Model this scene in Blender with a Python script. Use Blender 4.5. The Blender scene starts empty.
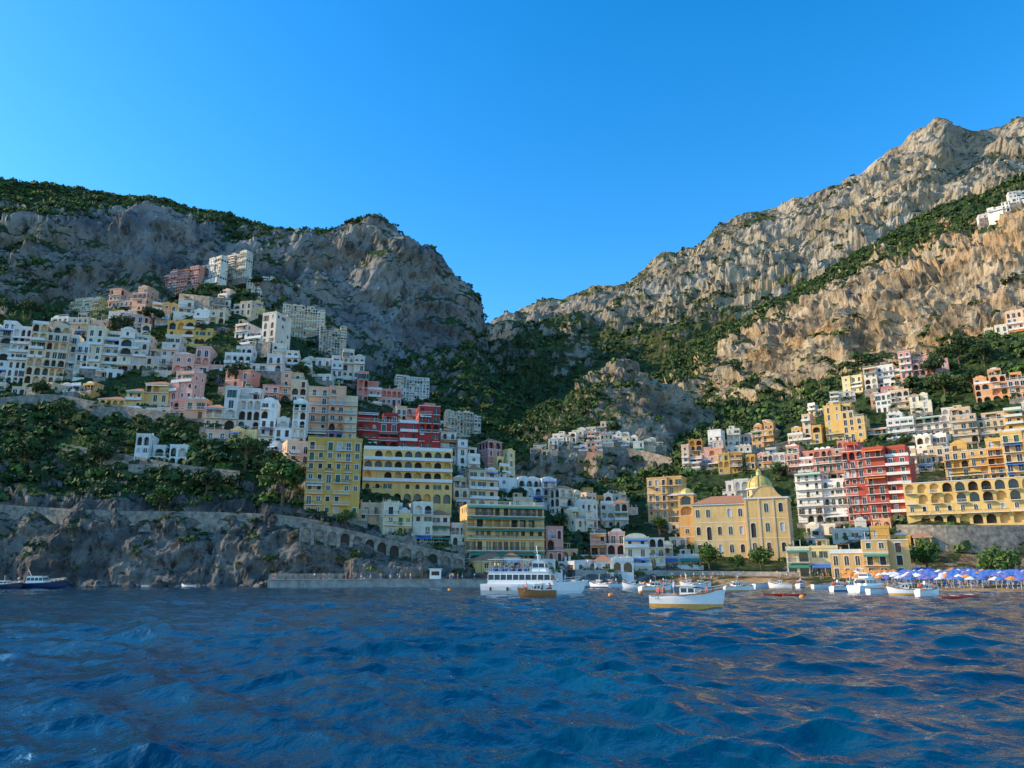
import bpy, math, random, time
import numpy as np
from mathutils import Vector, Matrix, noise
from mathutils.bvhtree import BVHTree
random.seed(7); np.random.seed(7)
T0=time.time()
scene=bpy.context.scene
COL=scene.collection
# ---------------------------------------------------------------- survey frame
CAMH=3.2; FPX=740.0; PITCH=math.atan(191/740.0)
CT,ST=math.cos(PITCH),math.sin(PITCH)
def sight(px,py,d):
    """bearing/elevation sighting at forward distance d -> world position"""
    a=(px-512)/FPX; b=(384-py)/FPX; k=CT-b*ST
    return (a/k*d, d, CAMH+(ST+b*CT)/k*d)
def ray(px,py):
    a=(px-512)/FPX; b=(384-py)/FPX
    return Vector((a,CT-b*ST,ST+b*CT)).normalized()
def toview(x,y,z):
    z=z-CAMH; f=y*CT+z*ST; u=-y*ST+z*CT
    return 512+FPX*x/f, 384-FPX*u/f
CAM=Vector((0,0,CAMH))
# ---------------------------------------------------------------- materials
class G:
    def __init__(s,name):
        s.m=bpy.data.materials.new(name); s.m.use_nodes=True; s.t=s.m.node_tree
        s.b=s.t.nodes['Principled BSDF']
    def n(s,typ,props=None,**inp):
        nd=s.t.nodes.new('ShaderNode'+typ)
        for k,v in (props or {}).items(): setattr(nd,k,v)
        for k,v in inp.items():
            key=int(k[1:]) if (k[0]=='i' and k[1:].isdigit()) else k
            s.put(nd.inputs[key],v)
        return nd
    def put(s,sock,v):
        if isinstance(v,bpy.types.NodeSocket): s.t.links.new(v,sock)
        else: sock.default_value=v
    def math(s,op,a,b=0.0,c=0.0): return s.n('Math',{'operation':op},i0=a,i1=b,i2=c).outputs[0]
    def mix(s,f,a,b,bt='MIX'):
        nd=s.n('MixRGB',{'blend_type':bt}); s.put(nd.inputs[0],f)
        for i,v in ((1,a),(2,b)):
            s.put(nd.inputs[i], v if isinstance(v,bpy.types.NodeSocket) else (*v,1))
        return nd.outputs[0]
    def ramp(s,f,stops):
        nd=s.n('ValToRGB'); s.put(nd.inputs[0],f); e=nd.color_ramp.elements
        while len(e)<len(stops): e.new(0.5)
        for i,(p,c) in enumerate(stops):
            e[i].position=p; e[i].color=(*c,1) if len(c)==3 else c
        return nd.outputs[0]
    def noise(s,vec,scale,detail=6,rough=.6,**k):
        return s.n('TexNoise',None,Vector=vec,Scale=scale,Detail=detail,Roughness=rough).outputs[0]
    def mr(s,v,a,b,c=0.,d=1.):
        return s.n('MapRange',None,Value=v,i1=a,i2=b,i3=c,i4=d).outputs[0]
def simple(name,c,rough=.7,metal=0,var=.12,scale=1.5,objvar=0.0,bump=0):
    g=G(name); pos=g.n('NewGeometry').outputs['Position']
    f=g.noise(pos,scale,5,.6)
    c0=tuple(x*(1-var) for x in c); c1=tuple(min(1,x*(1+var)) for x in c)
    col=g.ramp(f,[(.3,c0),(.7,c1)])
    if objvar:
        r=g.n('ObjectInfo').outputs['Random']
        v=g.mr(r,0,1,1-objvar,1+objvar*.3)
        col=g.n('HueSaturation',None,Color=col,Value=v).outputs[0]
    g.put(g.b.inputs['Base Color'],col); g.b.inputs['Roughness'].default_value=rough
    g.b.inputs['Metallic'].default_value=metal
    if bump:
        bn=g.n('Bump',None,Strength=bump,Distance=.1,Height=g.noise(pos,scale*4,5,.6))
        g.put(g.b.inputs['Normal'],bn.outputs[0])
    return g.m
def wallmat(name,c):
    g=G(name); pos=g.n('NewGeometry').outputs['Position']
    st=g.n('Mapping',None,Vector=pos,Scale=(1.0,1.0,.12)).outputs[0]
    f=g.noise(pos,.25,6,.65); f2=g.noise(st,.9,5,.7)
    dirt=tuple(x*k for x,k in zip(c,(.6,.54,.46)))
    m1=g.mr(f,.48,.78,0,.6); m2=g.mr(f2,.48,.78,0,.65)
    col=g.mix(m1,c,dirt); col=g.mix(m2,col,dirt)
    r=g.n('ObjectInfo').outputs['Random']
    col=g.n('HueSaturation',None,Color=col,Hue=g.mr(r,0,1,.485,.51),Value=g.mr(r,0,1,.84,1.05),Saturation=g.mr(r,0,1,1.15,.85)).outputs[0]
    g.put(g.b.inputs['Base Color'],col); g.b.inputs['Roughness'].default_value=.85
    return g.m
WALL={}
for k,c in dict(white=(.84,.79,.71),offwhite=(.82,.72,.57),cream=(.82,.65,.42),yellow=(.84,.57,.2),
    ochre=(.78,.46,.16),peach=(.84,.52,.33),pink=(.82,.42,.32),red=(.6,.19,.12),darkred=(.5,.11,.08),
    orange=(.84,.3,.08),stone=(.36,.32,.27),brown=(.4,.24,.14),church=(.84,.62,.28)).items():
    WALL[k]=wallmat('plaster_'+k,c)
M={}
g=G('window_glass'); g.b.inputs['Base Color'].default_value=(.02,.026,.032,1); g.b.inputs['Roughness'].default_value=.12
M['glass']=g.m
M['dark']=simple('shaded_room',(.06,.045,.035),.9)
M['shutg']=simple('shutter_green',(.04,.12,.07),.6)
M['shutb']=simple('shutter_brown',(.16,.08,.04),.6)
M['curt']=simple('curtain_white',(.5,.5,.48),.8)
M['trim']=simple('trim_white',(.8,.76,.69),.7,objvar=.1)
M['rail']=simple('railing_iron',(.05,.05,.05),.5)
M['tile']=simple('terracotta_tiles',(.45,.2,.1),.85,var=.35,scale=3,bump=.5)
M['floor']=simple('terrace_floor',(.45,.37,.29),.85,var=.2)
M['stone']=simple('retaining_stone',(.26,.225,.18),.95,var=.6,scale=.7,bump=.8)
M['awnb']=simple('awning_blue',(.05,.17,.48),.8)
M['awng']=simple('awning_green',(.05,.24,.16),.8)
M['awnw']=simple('awning_white',(.72,.7,.66),.8)
M['awno']=simple('awning_orange',(.75,.27,.05),.8)
M['awnp']=simple('parasol_violet',(.16,.16,.42),.8)
M['wood']=simple('varnished_wood',(.34,.14,.04),.35,var=.3,scale=6)
M['gold']=simple('golden_wood_hull',(.78,.4,.1),.4,var=.15,scale=4)
M['gel']=simple('white_gelcoat',(.84,.82,.78),.25,var=.04)
M['navy']=simple('navy_hull',(.015,.03,.08),.3)
M['antif']=simple('antifouling_blue',(.03,.1,.25),.6)
M['redp']=simple('red_plastic',(.6,.05,.03),.4)
M['rubber']=simple('dark_rubber',(.04,.04,.04),.6)
M['steel']=simple('steel_tube',(.6,.6,.6),.3,.9)
M['conc']=simple('quay_concrete',(.36,.32,.27),.95,var=.35,scale=.6,bump=.6)
M['skin']=simple('skin',(.52,.3,.2),.6,var=.05)
M['hair']=simple('hair',(.06,.035,.02),.7)
for k,c in dict(c1=(.75,.75,.75),c2=(.1,.2,.5),c3=(.6,.1,.08),c4=(.05,.06,.09),c5=(.7,.5,.1)).items(): M[k]=simple('cloth_'+k,c,.85)
M['bark']=simple('bark',(.12,.08,.05),.95,var=.3,scale=5)
M['dometile']=simple('majolica_dome',(.6,.43,.1),.4,var=.4,scale=2.2)
def leafmat(name,a,b,c,scale):
    g=G(name); pos=g.n('NewGeometry').outputs['Position']
    f=g.noise(pos,scale,3,.7); f2=g.noise(pos,scale*.13,3,.5)
    col=g.ramp(g.math('ADD',g.math('MULTIPLY',f,.6),g.math('MULTIPLY',f2,.4)),[(.35,a),(.5,b),(.66,c)])
    g.put(g.b.inputs['Base Color'],col); g.b.inputs['Roughness'].default_value=.75
    g.b.inputs['Specular IOR Level'].default_value=.2
    return g.m
M['leaf']=leafmat('foliage_leaves',(.033,.058,.018),(.066,.104,.028),(.115,.15,.042),.35)
M['leafb']=leafmat('foliage_bright',(.052,.104,.018),(.095,.165,.03),(.145,.21,.048),.5)
M['leafd']=leafmat('foliage_dark',(.023,.045,.018),(.04,.07,.025),(.065,.095,.033),.3)

def terrain_mat(name,rock,green,S,slopek=.5,bumpd=2.0,vb=0.0):
    g=G(name); ge=g.n('NewGeometry'); pos=ge.outputs['Position']
    nz=g.n('SeparateXYZ',None,Vector=ge.outputs['True Normal']).outputs[2]
    v1=g.n('Mapping',None,Vector=pos,Scale=(1/S,1/S,.6/S)).outputs[0]
    v2=g.n('Mapping',None,Vector=pos,Rotation=(.22,.16,0),Scale=(.2/S,.2/S,2.0/S)).outputs[0]
    n1=g.noise(v1,1,12,.7); n2=g.noise(v2,1,8,.62); n3=g.noise(v1,5,8,.75)
    rc=g.ramp(n1,[(.34,rock[0]),(.48,rock[1]),(.6,rock[2])])
    rc=g.mix(g.mr(n2,.47,.62,0,.7),rc,rock[3])
    rc=g.mix(g.mr(n2,.47,.36,0,.5),rc,rock[0])
    rc=g.mix(g.mr(n3,.5,.38,0,.85),rc,tuple(x*.3 for x in rock[0]))
    at=g.n('Attribute',{'attribute_name':'veg'}).outputs['Fac']
    n4=g.noise(pos,1.3/S,10,.75)
    k=g.math('ADD',at,g.math('MULTIPLY',g.math('SUBTRACT',n4,.5),2.2))
    k=g.math('ADD',k,g.math('MULTIPLY',g.math('SUBTRACT',nz,.5),slopek))
    k=g.math('ADD',k,g.math('MULTIPLY',g.math('SUBTRACT',n2,.5),.9))
    k=g.math('ADD',k,vb)
    mask=g.mr(k,.44,.56)
    vo=g.n('TexVoronoi',None,Vector=pos,Scale=9/S).outputs[0]
    n5=g.noise(pos,11/S,6,.75)
    gc=g.ramp(g.math('ADD',g.math('MULTIPLY',n5,.65),g.math('MULTIPLY',n4,.35)),[(.36,green[0]),(.5,green[1]),(.64,green[2])])
    gc=g.mix(g.mr(vo,.3,.9,0,.6),gc,green[0])
    col=g.mix(mask,rc,gc)
    g.put(g.b.inputs['Base Color'],col); g.b.inputs['Roughness'].default_value=.95
    g.b.inputs['Specular IOR Level'].default_value=.1
    hgt=g.math('ADD',g.math('MULTIPLY',n1,1.0),g.math('MULTIPLY',n3,.45))
    hgt=g.math('ADD',hgt,g.math('MULTIPLY',n2,.6))
    hgt=g.math('ADD',hgt,g.math('MULTIPLY',g.math('MULTIPLY',vo,mask),-.5))
    bn=g.n('Bump',None,Strength=1.0,Distance=bumpd,Height=hgt)
    g.put(g.b.inputs['Normal'],bn.outputs[0])
    return g.m
# ---------------------------------------------------------------- mesh helpers
def link(o,parent=None):
    COL.objects.link(o)
    if parent: o.parent=parent
    return o
def np_mesh(name,V,F,mats,smooth=False,midx=None):
    me=bpy.data.meshes.new(name); V=np.asarray(V,dtype=np.float32); F=np.asarray(F,dtype=np.int32)
    me.vertices.add(len(V)); me.vertices.foreach_set('co',V.ravel())
    k=F.shape[1]
    me.loops.add(F.size); me.loops.foreach_set('vertex_index',F.ravel())
    me.polygons.add(len(F)); me.polygons.foreach_set('loop_start',np.arange(len(F),dtype=np.int32)*k)
    if smooth: me.polygons.foreach_set('use_smooth',np.ones(len(F),dtype=bool))
    else: me.polygons.foreach_set('use_smooth',np.zeros(len(F),dtype=bool))
    if midx is not None: me.polygons.foreach_set('material_index',np.asarray(midx,dtype=np.int32))
    for m in mats: me.materials.append(m)
    me.update(calc_edges=True); me.validate()
    return me
class MB:
    def __init__(s): s.v=[];s.f=[];s.m=[];s.mats=[]
    def mi(s,m):
        if m not in s.mats: s.mats.append(m)
        return s.mats.index(m)
    def face(s,pts,m):
        n=len(s.v); s.v.extend([tuple(p) for p in pts]); s.f.append(tuple(range(n,n+len(pts)))); s.m.append(s.mi(m))
    def box(s,x0,x1,y0,y1,z0,z1,m,bot=True,top=None):
        n=len(s.v)
        s.v+=[(x0,y0,z0),(x1,y0,z0),(x1,y1,z0),(x0,y1,z0),(x0,y0,z1),(x1,y0,z1),(x1,y1,z1),(x0,y1,z1)]
        q=[(0,1,5,4),(1,2,6,5),(2,3,7,6),(3,0,4,7)]
        for a in q: s.f.append(tuple(n+i for i in a)); s.m.append(s.mi(m))
        s.f.append((n+4,n+5,n+6,n+7)); s.m.append(s.mi(top or m))
        if bot: s.f.append((n+3,n+2,n+1,n)); s.m.append(s.mi(m))
    def cyl(s,c,r0,r1,h,m,seg=12,cap=True):
        x,y,z=c; n=len(s.v)
        for k in range(seg):
            a=2*math.pi*k/seg; s.v.append((x+r0*math.cos(a),y+r0*math.sin(a),z))
        for k in range(seg):
            a=2*math.pi*k/seg; s.v.append((x+r1*math.cos(a),y+r1*math.sin(a),z+h))
        for k in range(seg):
            s.f.append((n+k,n+(k+1)%seg,n+seg+(k+1)%seg,n+seg+k)); s.m.append(s.mi(m))
        if cap: s.f.append(tuple(n+seg+k for k in range(seg))); s.m.append(s.mi(m))
    def dome(s,c,r,h,m,seg=16,rings=6):
        for i in range(rings):
            a0=math.pi/2*i/rings; a1=math.pi/2*(i+1)/rings
            s.cyl((c[0],c[1],c[2]+h*math.sin(a0)),r*math.cos(a0),max(.01,r*math.cos(a1)),h*(math.sin(a1)-math.sin(a0)),m,seg,i==rings-1)
    def bar(s,a,b,r,m,seg=5,r2=None):
        a=Vector(a);b=Vector(b); d=(b-a)
        if d.length<1e-5: return
        q=d.to_track_quat('Z','Y'); n=len(s.v); r2=r if r2 is None else r2
        for p,rr in ((a,r),(b,r2)):
            for k in range(seg):
                t=2*math.pi*k/seg; s.v.append(tuple(p+q@Vector((rr*math.cos(t),rr*math.sin(t),0))))
        for k in range(seg):
            s.f.append((n+k,n+(k+1)%seg,n+seg+(k+1)%seg,n+seg+k)); s.m.append(s.mi(m))
        s.f.append(tuple(n+seg+k for k in range(seg))); s.m.append(s.mi(m))
    def shift(s,n0,dx,dy,dz):
        for i in range(n0,len(s.v)):
            v=s.v[i]; s.v[i]=(v[0]+dx,v[1]+dy,v[2]+dz)
    def mesh(s,name,smooth=False):
        me=bpy.data.meshes.new(name); me.from_pydata(s.v,[],s.f)
        for m in s.mats: me.materials.append(m)
        me.polygons.foreach_set('material_index',s.m)
        if smooth: me.polygons.foreach_set('use_smooth',[True]*len(s.f))
        me.update(); return me
    def obj(s,name,loc=(0,0,0),yaw=0,parent=None,smooth=False):
        o=bpy.data.objects.new(name,s.mesh(name,smooth)); o.location=loc; o.rotation_euler=(0,0,yaw)
        return link(o,parent)
# ---------------------------------------------------------------- terrain lofts
BV=[]
LAND={}
def row(knots,veg,amp,kind='p'): return (knots,veg,amp,kind)
def loft(name,x0,x1,step,rows,subs,mat,s,zs=2.0,seed=0,dfun=None,ledge=.5):
    pxs=np.arange(x0,x1+step,step); C=len(pxs); R=[];VG=[];AM=[]
    for kn,veg,amp,kind in rows:
        kx=[k[0] for k in kn]
        v=np.interp(pxs,kx,[k[1] for k in kn]); d=np.interp(pxs,kx,[k[2] for k in kn])
        if dfun is not None: d=d*np.array([dfun(p) for p in pxs])
        if kind=='p':
            P=np.array([sight(p,a,b) for p,a,b in zip(pxs,v,d)])
        else:
            P=np.array([sight(p,575,b)[:2]+(a,) for p,a,b in zip(pxs,v,d)])
        R.append(P)
        VG.append(np.interp(pxs,[q[0] for q in veg],[q[1] for q in veg]) if isinstance(veg,list) else np.full(C,veg))
        AM.append(np.full(C,amp))
    out=[];vo=[];ao=[]
    for i in range(len(R)-1):
        n=subs[i]
        for j in range(n+(1 if i==len(R)-2 else 0)):
            t=j/n
            out.append(R[i]*(1-t)+R[i+1]*t); vo.append(VG[i]*(1-t)+VG[i+1]*t); ao.append(AM[i]*(1-t)+AM[i+1]*t)
    A=np.array(out);VO=np.array(vo);AO=np.array(ao)
    B=A.copy()
    for _ in range(2):
        B[1:-1]=(B[:-2]+2*B[1:-1]+B[2:])/4
        B[:,1:-1]=(B[:,:-2]+2*B[:,1:-1]+B[:,2:])/4
    A=B
    du=np.gradient(A,axis=1);dv=np.gradient(A,axis=0)
    Nn=np.cross(du,dv); Nn/=np.linalg.norm(Nn,axis=2,keepdims=True)+1e-9
    RR,CC,_=A.shape
    D=np.zeros((RR,CC)); off=seed*37.1
    for r in range(RR):
        for c in range(CC):
            x,y,z=A[r,c]; q=Vector((x/s+off,y/s,z/(s*zs)))
            w=noise.noise(q*1.3)*.4
            q=q+Vector((w,w,-w))
            h=noise.fractal(q,.8,2.1,8)
            rg=1-abs(noise.noise(q*1.4+Vector((5,3,1))))*2
            rg2=1-abs(noise.noise(q*4.3))*2
            rg3=1-abs(noise.noise(q*11.7))*2
            lz=(z+.18*x+s*.5*h)/(s*.4); fr=lz-math.floor(lz); led=(fr if fr<.75 else (1-fr)*3)-.4
            lw=max(0,min(1,.5+1.6*noise.noise(Vector((x/s*.7,y/s*.7,z/s*.5+9)))))
            D[r,c]=h*.95+.55*rg+.25*rg2+.14*rg3-.6-ledge*led*lw*.8
    A=A+Nn*(D*AO)[...,None]
    V=A.reshape(-1,3)
    idx=np.arange(RR*CC).reshape(RR,CC)
    F=np.stack([idx[:-1,:-1],idx[:-1,1:],idx[1:,1:],idx[1:,:-1]],-1).reshape(-1,4)
    me=np_mesh(name,V,F,[mat],smooth=False)
    at=me.attributes.new('veg','FLOAT','POINT'); at.data.foreach_set('value',VO.reshape(-1).astype(np.float32))
    o=link(bpy.data.objects.new(name,me))
    BV.append(BVHTree.FromPolygons([tuple(v) for v in V],[tuple(f) for f in F]))
    LAND[name]=(V,F,VO.reshape(-1),BV[-1])
    return o
GREYROCK=[(.11,.112,.115),(.23,.225,.215),(.36,.35,.32),(.3,.25,.18)]
GREEN=[(.025,.046,.017),(.05,.085,.026),(.092,.128,.04)]
WARMROCK=[(.18,.135,.09),(.39,.295,.19),(.6,.48,.32),(.54,.33,.15)]
FARROCK=[(.17,.15,.12),(.35,.3,.225),(.52,.45,.34),(.4,.3,.18)]
mC=terrain_mat('left_mountain_ground',GREYROCK,GREEN,70,1.0,9)
mA=terrain_mat('far_mountain_ground',FARROCK,[(.045,.065,.024),(.09,.11,.038),(.17,.17,.07)],100,.6,13)
mB=terrain_mat('right_slope_ground',WARMROCK,GREEN,36,.7,5)
mE=terrain_mat('valley_hill_ground',[(.13,.105,.08),(.28,.22,.155),(.44,.36,.25),(.37,.24,.13)],GREEN,28,.7,3)
mF=terrain_mat('headland_ground',[(.07,.066,.062),(.165,.155,.14),(.3,.275,.24),(.22,.175,.13)],GREEN,13,.7,2.2)

loft('headland_hill',-150,680,2.2,[
 row([(-150,-4,212),(370,-4,214),(480,-4,226),(680,-4,240)],0.0,3.0,'z'),
 row([(-150,4,215),(370,4,217),(480,3.2,228),(680,3.2,243)],.0,3.5,'z'),
 row([(-150,494,226),(0,496,226),(100,502,226),(200,504,226),(290,509,226),(340,518,228),(370,532,230),(420,553,235),(480,566,240),(560,568,248),(680,570,262)],[(-150,.4),(300,.4),(400,.3)],3.5),
 row([(-150,440,250),(0,437,252),(150,442,252),(250,442,255),(300,455,255),(350,475,255),(420,508,258),(480,534,262),(560,549,270),(680,562,278)],[(-150,.75),(300,.7),(380,.5)],2.0),
 row([(-150,390,285),(0,387,285),(100,392,285),(200,397,285),(260,398,285),(350,424,285),(420,458,285),(480,488,290),(560,522,295),(620,542,295),(680,558,292)],.6,1.5),
 row([(-150,327,350),(0,330,352),(60,320,355),(110,310,360),(150,303,365),(180,294,370),(215,281,372),(240,284,370),(255,299,366),(275,320,362),(310,346,355),(340,366,350),(370,386,345),(400,403,340),(430,419,335),(460,439,330),(500,466,330),(530,489,330),(560,504,328),(600,521,322),(640,541,315),(680,557,305)],.65,1.5),
 row([(-150,60,430),(215,95,440),(300,60,430),(500,10,400),(680,-2,360)],.8,1.0,'z')],
 [6,34,16,18,22,10],mF,20,1.5,1,None,.9)
loft('right_hillside',440,1180,2.3,[
 row([(440,-4,230),(640,-4,232),(760,-4,212),(840,-4,178),(920,-4,150),(1024,-4,128),(1180,-4,105)],0,.1,'z'),
 row([(440,2.6,236),(640,2.6,240),(760,2.0,224),(840,1.0,192),(920,.9,163),(1024,.9,141),(1180,.9,118)],0,.1,'z'),
 row([(440,3.4,245),(640,3.4,252),(760,3.2,246),(840,3.2,238),(920,3.2,228),(1024,3.2,222),(1180,3.2,220)],0.1,.1,'z'),
 row([(440,548,262),(560,546,268),(640,540,290),(700,545,300),(760,545,300),(840,545,285),(900,540,262),(920,536,256),(1024,530,252),(1180,520,250)],.3,.8),
 row([(440,500,420),(560,494,420),(640,484,400),(700,474,380),(760,466,370),(840,456,350),(920,452,335),(1024,442,315),(1180,425,300)],.6,2),
 row([(440,474,520),(560,470,520),(640,462,500),(700,444,470),(760,428,455),(840,398,430),(920,376,410),(1024,345,390),(1180,310,370)],.85,4),
 row([(440,450,680),(560,440,680),(640,425,680),(700,404,660),(740,400,620),(800,388,570),(860,374,530),(900,364,500),(950,347,470),(1024,324,440),(1180,290,400)],[(440,1.0),(680,.85),(760,.5),(1180,.3)],12),
 row([(440,440,740),(640,404,740),(690,378,730),(720,354,705),(770,330,665),(810,318,630),(840,302,605),(880,288,580),(920,272,555),(960,258,530),(1024,232,500),(1180,185,450)],[(440,1.0),(680,.65),(760,.15),(1180,.08)],17),
 row([(440,432,900),(640,388,940),(680,354,1000),(700,340,1000),(740,320,980),(780,302,950),(800,287,930),(830,270,910),(860,252,890),(900,227,860),(950,205,830),(1000,187,800),(1024,174,780),(1180,120,730)],1.0,10),
 row([(440,0,1100),(700,120,1250),(1024,250,1250),(1180,300,1250)],.8,5,'z')],
 [3,6,8,22,20,18,40,38,8],mB,50,1.5,2,None,.7)
loft('valley_hill',505,760,1.8,[
 row([(505,515,425),(600,510,425),(760,510,430)],.6,3),
 row([(505,480,448),(540,468,450),(600,460,446),(670,468,446),(760,490,450)],.1,7),
 row([(505,468,480),(530,449,482),(560,434,482),(600,430,480),(660,442,480),(700,460,490),(760,480,500)],[(505,.6),(600,.5),(640,.1)],2),
 row([(505,462,540),(530,440,545),(545,424,550),(560,404,552),(580,384,555),(600,367,555),(620,357,555),(640,361,555),(655,374,555),(672,388,555),(690,397,560),(705,408,565),(722,432,570),(740,460,575),(760,480,580)],[(505,.8),(580,.7),(605,.35),(640,.05),(700,0)],10),
 row([(505,10,680),(620,30,700),(760,10,700)],.8,3,'z')],
 [12,14,36,10],mE,32,1.6,3,None,.6)
dC=lambda p: .8+.28*(min(max(p,-160),600)+160)/640
loft('left_mountain',-160,620,2.4,[
 row([(-160,480,560),(620,485,600)],.95,6),
 row([(-160,400,720),(0,400,720),(300,400,720),(480,412,730),(530,440,700),(620,478,640)],1.0,16),
 row([(-160,300,900),(0,300,900),(150,305,900),(250,295,890),(290,300,880),(320,322,870),(350,344,865),(430,352,865),(475,354,870),(500,384,840),(530,418,800),(620,480,700)],[(-160,.8),(260,.6),(330,.35),(420,.35),(500,1.0)],18),
 row([(-160,235,960),(0,232,960),(60,226,960),(110,236,960),(150,216,960),(200,230,960),(250,252,960),(280,246,960),(330,240,960),(375,230,955),(400,246,955),(435,264,950),(450,284,945),(468,302,940),(476,322,935),(483,354,930),(500,380,900),(530,414,850),(620,478,740)],[(-160,.55),(60,.5),(150,.1),(230,.15),(260,.4),(330,.18),(420,.12),(490,.7)],24),
 row([(-160,190,1180),(0,186,1180),(30,188,1180),(60,185,1180),(90,189,1170),(120,192,1160),(150,195,1150),(175,201,1140),(195,211,1130),(215,215,1120),(250,223,1110),(280,229,1100),(300,233,1090),(330,229,1070),(350,221,1060),(365,214,1055),(380,213,1050),(390,220,1050),(400,231,1045),(415,244,1040),(435,251,1030),(445,261,1020),(455,280,1015),(468,292,1010),(476,309,1005),(481,350,1000),(500,378,960),(530,411,900),(620,476,780)],[(-160,1.1),(120,1.0),(300,.85),(340,.55),(400,.45),(500,.9)],10),
 row([(-160,215,1900),(300,255,1900),(400,268,1850),(440,300,1700),(466,335,1500),(480,368,1300),(500,400,1150),(620,490,900)],.8,4)],  # unseen back ridge, raised so its shadow falls on the far slope
 [10,28,40,38,14],mC,95,1.8,4,dC,.6)
dA=lambda p: 1.1-.22*(p-420)/780
loft('far_mountain',420,1200,2.4,[
 row([(420,475,950),(700,455,950),(1200,440,950)],1.0,10),
 row([(420,425,1150),(480,405,1150),(560,392,1200),(640,372,1200),(700,345,1200),(800,320,1200),(1200,250,1200)],[(420,1.05),(640,1.0),(720,.7),(1200,.6)],26),  # woodland made denser at left, its dark green standing in for gorge shadow
 row([(420,370,1400),(480,354,1420),(520,342,1430),(600,324,1450),(660,308,1450),(700,298,1450),(760,272,1480),(820,246,1500),(880,214,1500),(940,196,1500),(1024,180,1500),(1200,160,1500)],[(420,.95),(560,.75),(640,.5),(700,.35),(1200,.28)],42),  # left veg raised here too: gorge shade painted in with the woods
 row([(420,350,1700),(480,340,1700),(520,322,1700),(600,302,1720),(660,282,1720),(700,268,1720),(760,240,1720),(820,216,1720),(870,178,1700),(910,165,1650),(940,160,1640),(965,172,1680),(1024,150,1720),(1200,130,1720)],.33,34),
 row([(420,340,1850),(480,327,1850),(500,317,1850),(525,306,1850),(560,295,1850),(600,286,1850),(625,278,1850),(650,263,1870),(680,248,1880),(700,241,1890),(720,226,1900),(740,215,1900),(760,208,1900),(790,198,1900),(815,193,1900),(840,184,1900),(860,173,1900),(875,159,1850),(890,148,1840),(910,134,1830),(930,121,1820),(945,115,1820),(958,120,1820),(970,126,1850),(990,125,1950),(1010,121,1950),(1024,120,1950),(1100,100,1950),(1200,105,1950)],[(420,.38),(840,.34),(880,-.1),(970,-.1),(1000,.3)],17),
 row([(420,200,2300),(1200,600,2400)],.6,8,'z')],
 [12,36,36,30,6],mA,140,1.5,5,dA,.5)
print('terrain',time.time()-T0)
def ground(px,py):
    r=ray(px,py); best=None
    for b in BV:
        h=b.ray_cast(CAM,r)
        if h[0] is not None and (best is None or h[3]<best[3]): best=h
    return best
def zat(x,y,names=None):
    best=-1e9
    for n,(V,F,vo,b) in LAND.items():
        h=b.ray_cast(Vector((x,y,3000)),Vector((0,0,-1)))
        if h[0] is not None: best=max(best,h[0].z)
    return best
# ---------------------------------------------------------------- buildings
def opening(mb,pt,s0,s1,t0,t1,a0,a1,b0,b1,arch,dep,wm,pm):
    q=lambda L,m: mb.face([pt(*p) for p in L],m)
    q([(s0,t0,0),(a0,t0,0),(a0,t1,0),(s0,t1,0)],wm)
    q([(a1,t0,0),(s1,t0,0),(s1,t1,0),(a1,t1,0)],wm)
    if b0>t0+1e-3: q([(a0,t0,0),(a1,t0,0),(a1,b0,0),(a0,b0,0)],wm)
    if not arch:
        inner=[(a0,b0),(a1,b0),(a1,b1),(a0,b1)]
        q([(a0,b1,0),(a1,b1,0),(a1,t1,0),(a0,t1,0)],wm)
    else:
        r=(a1-a0)/2; rv=min(r,(b1-b0)*.5); bs=b1-rv; cx=(a0+a1)/2; K=6
        arc=[(cx+r*math.cos(math.pi*k/K),bs+rv*math.sin(math.pi*k/K)) for k in range(K+1)]
        inner=[(a0,b0),(a1,b0)]+arc
        for k in range(K):
            p,p2=arc[k],arc[k+1]
            q([(p2[0],p2[1],0),(p[0],p[1],0),(p[0],t1,0),(p2[0],t1,0)],wm)
    n=len(inner)
    for k in range(n):
        p,p2=inner[k],inner[(k+1)%n]
        if abs(p[0]-p2[0])+abs(p[1]-p2[1])<1e-4: continue
        q([(p[0],p[1],0),(p[0],p[1],-dep),(p2[0],p2[1],-dep),(p2[0],p2[1],0)],wm)
    q([(p[0],p[1],-dep) for p in inner],pm)
def railing(mb,pt,s0,s1,z,o,kind,m):
    if kind=='solid':
        bx(mb,pt,s0,s1,z,z+.95,o-.12,o,m)
    else:
        bx(mb,pt,s0,s1,z+.95,z+1.03,o-.07,o,m)
        n=max(2,int((s1-s0)/.4))
        for i in range(n+1):
            s=s0+(s1-s0)*i/n
            bx(mb,pt,s-.025,s+.025,z,z+.95,o-.05,o-.01,m,False)
def bx(mb,pt,s0,s1,t0,t1,o0,o1,m,caps=True):
    P=lambda s,t,o: pt(s,t,o)
    F=[[(s0,t0,o1),(s1,t0,o1),(s1,t1,o1),(s0,t1,o1)],[(s1,t0,o1),(s1,t0,o0),(s1,t1,o0),(s1,t1,o1)],[(s0,t0,o0),(s0,t0,o1),(s0,t1,o1),(s0,t1,o0)]]
    if caps: F+=[[(s0,t1,o1),(s1,t1,o1),(s1,t1,o0),(s0,t1,o0)],[(s0,t0,o0),(s1,t0,o0),(s1,t0,o1),(s0,t0,o1)]]
    for f in F: mb.face([P(*p) for p in f],m)
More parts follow.
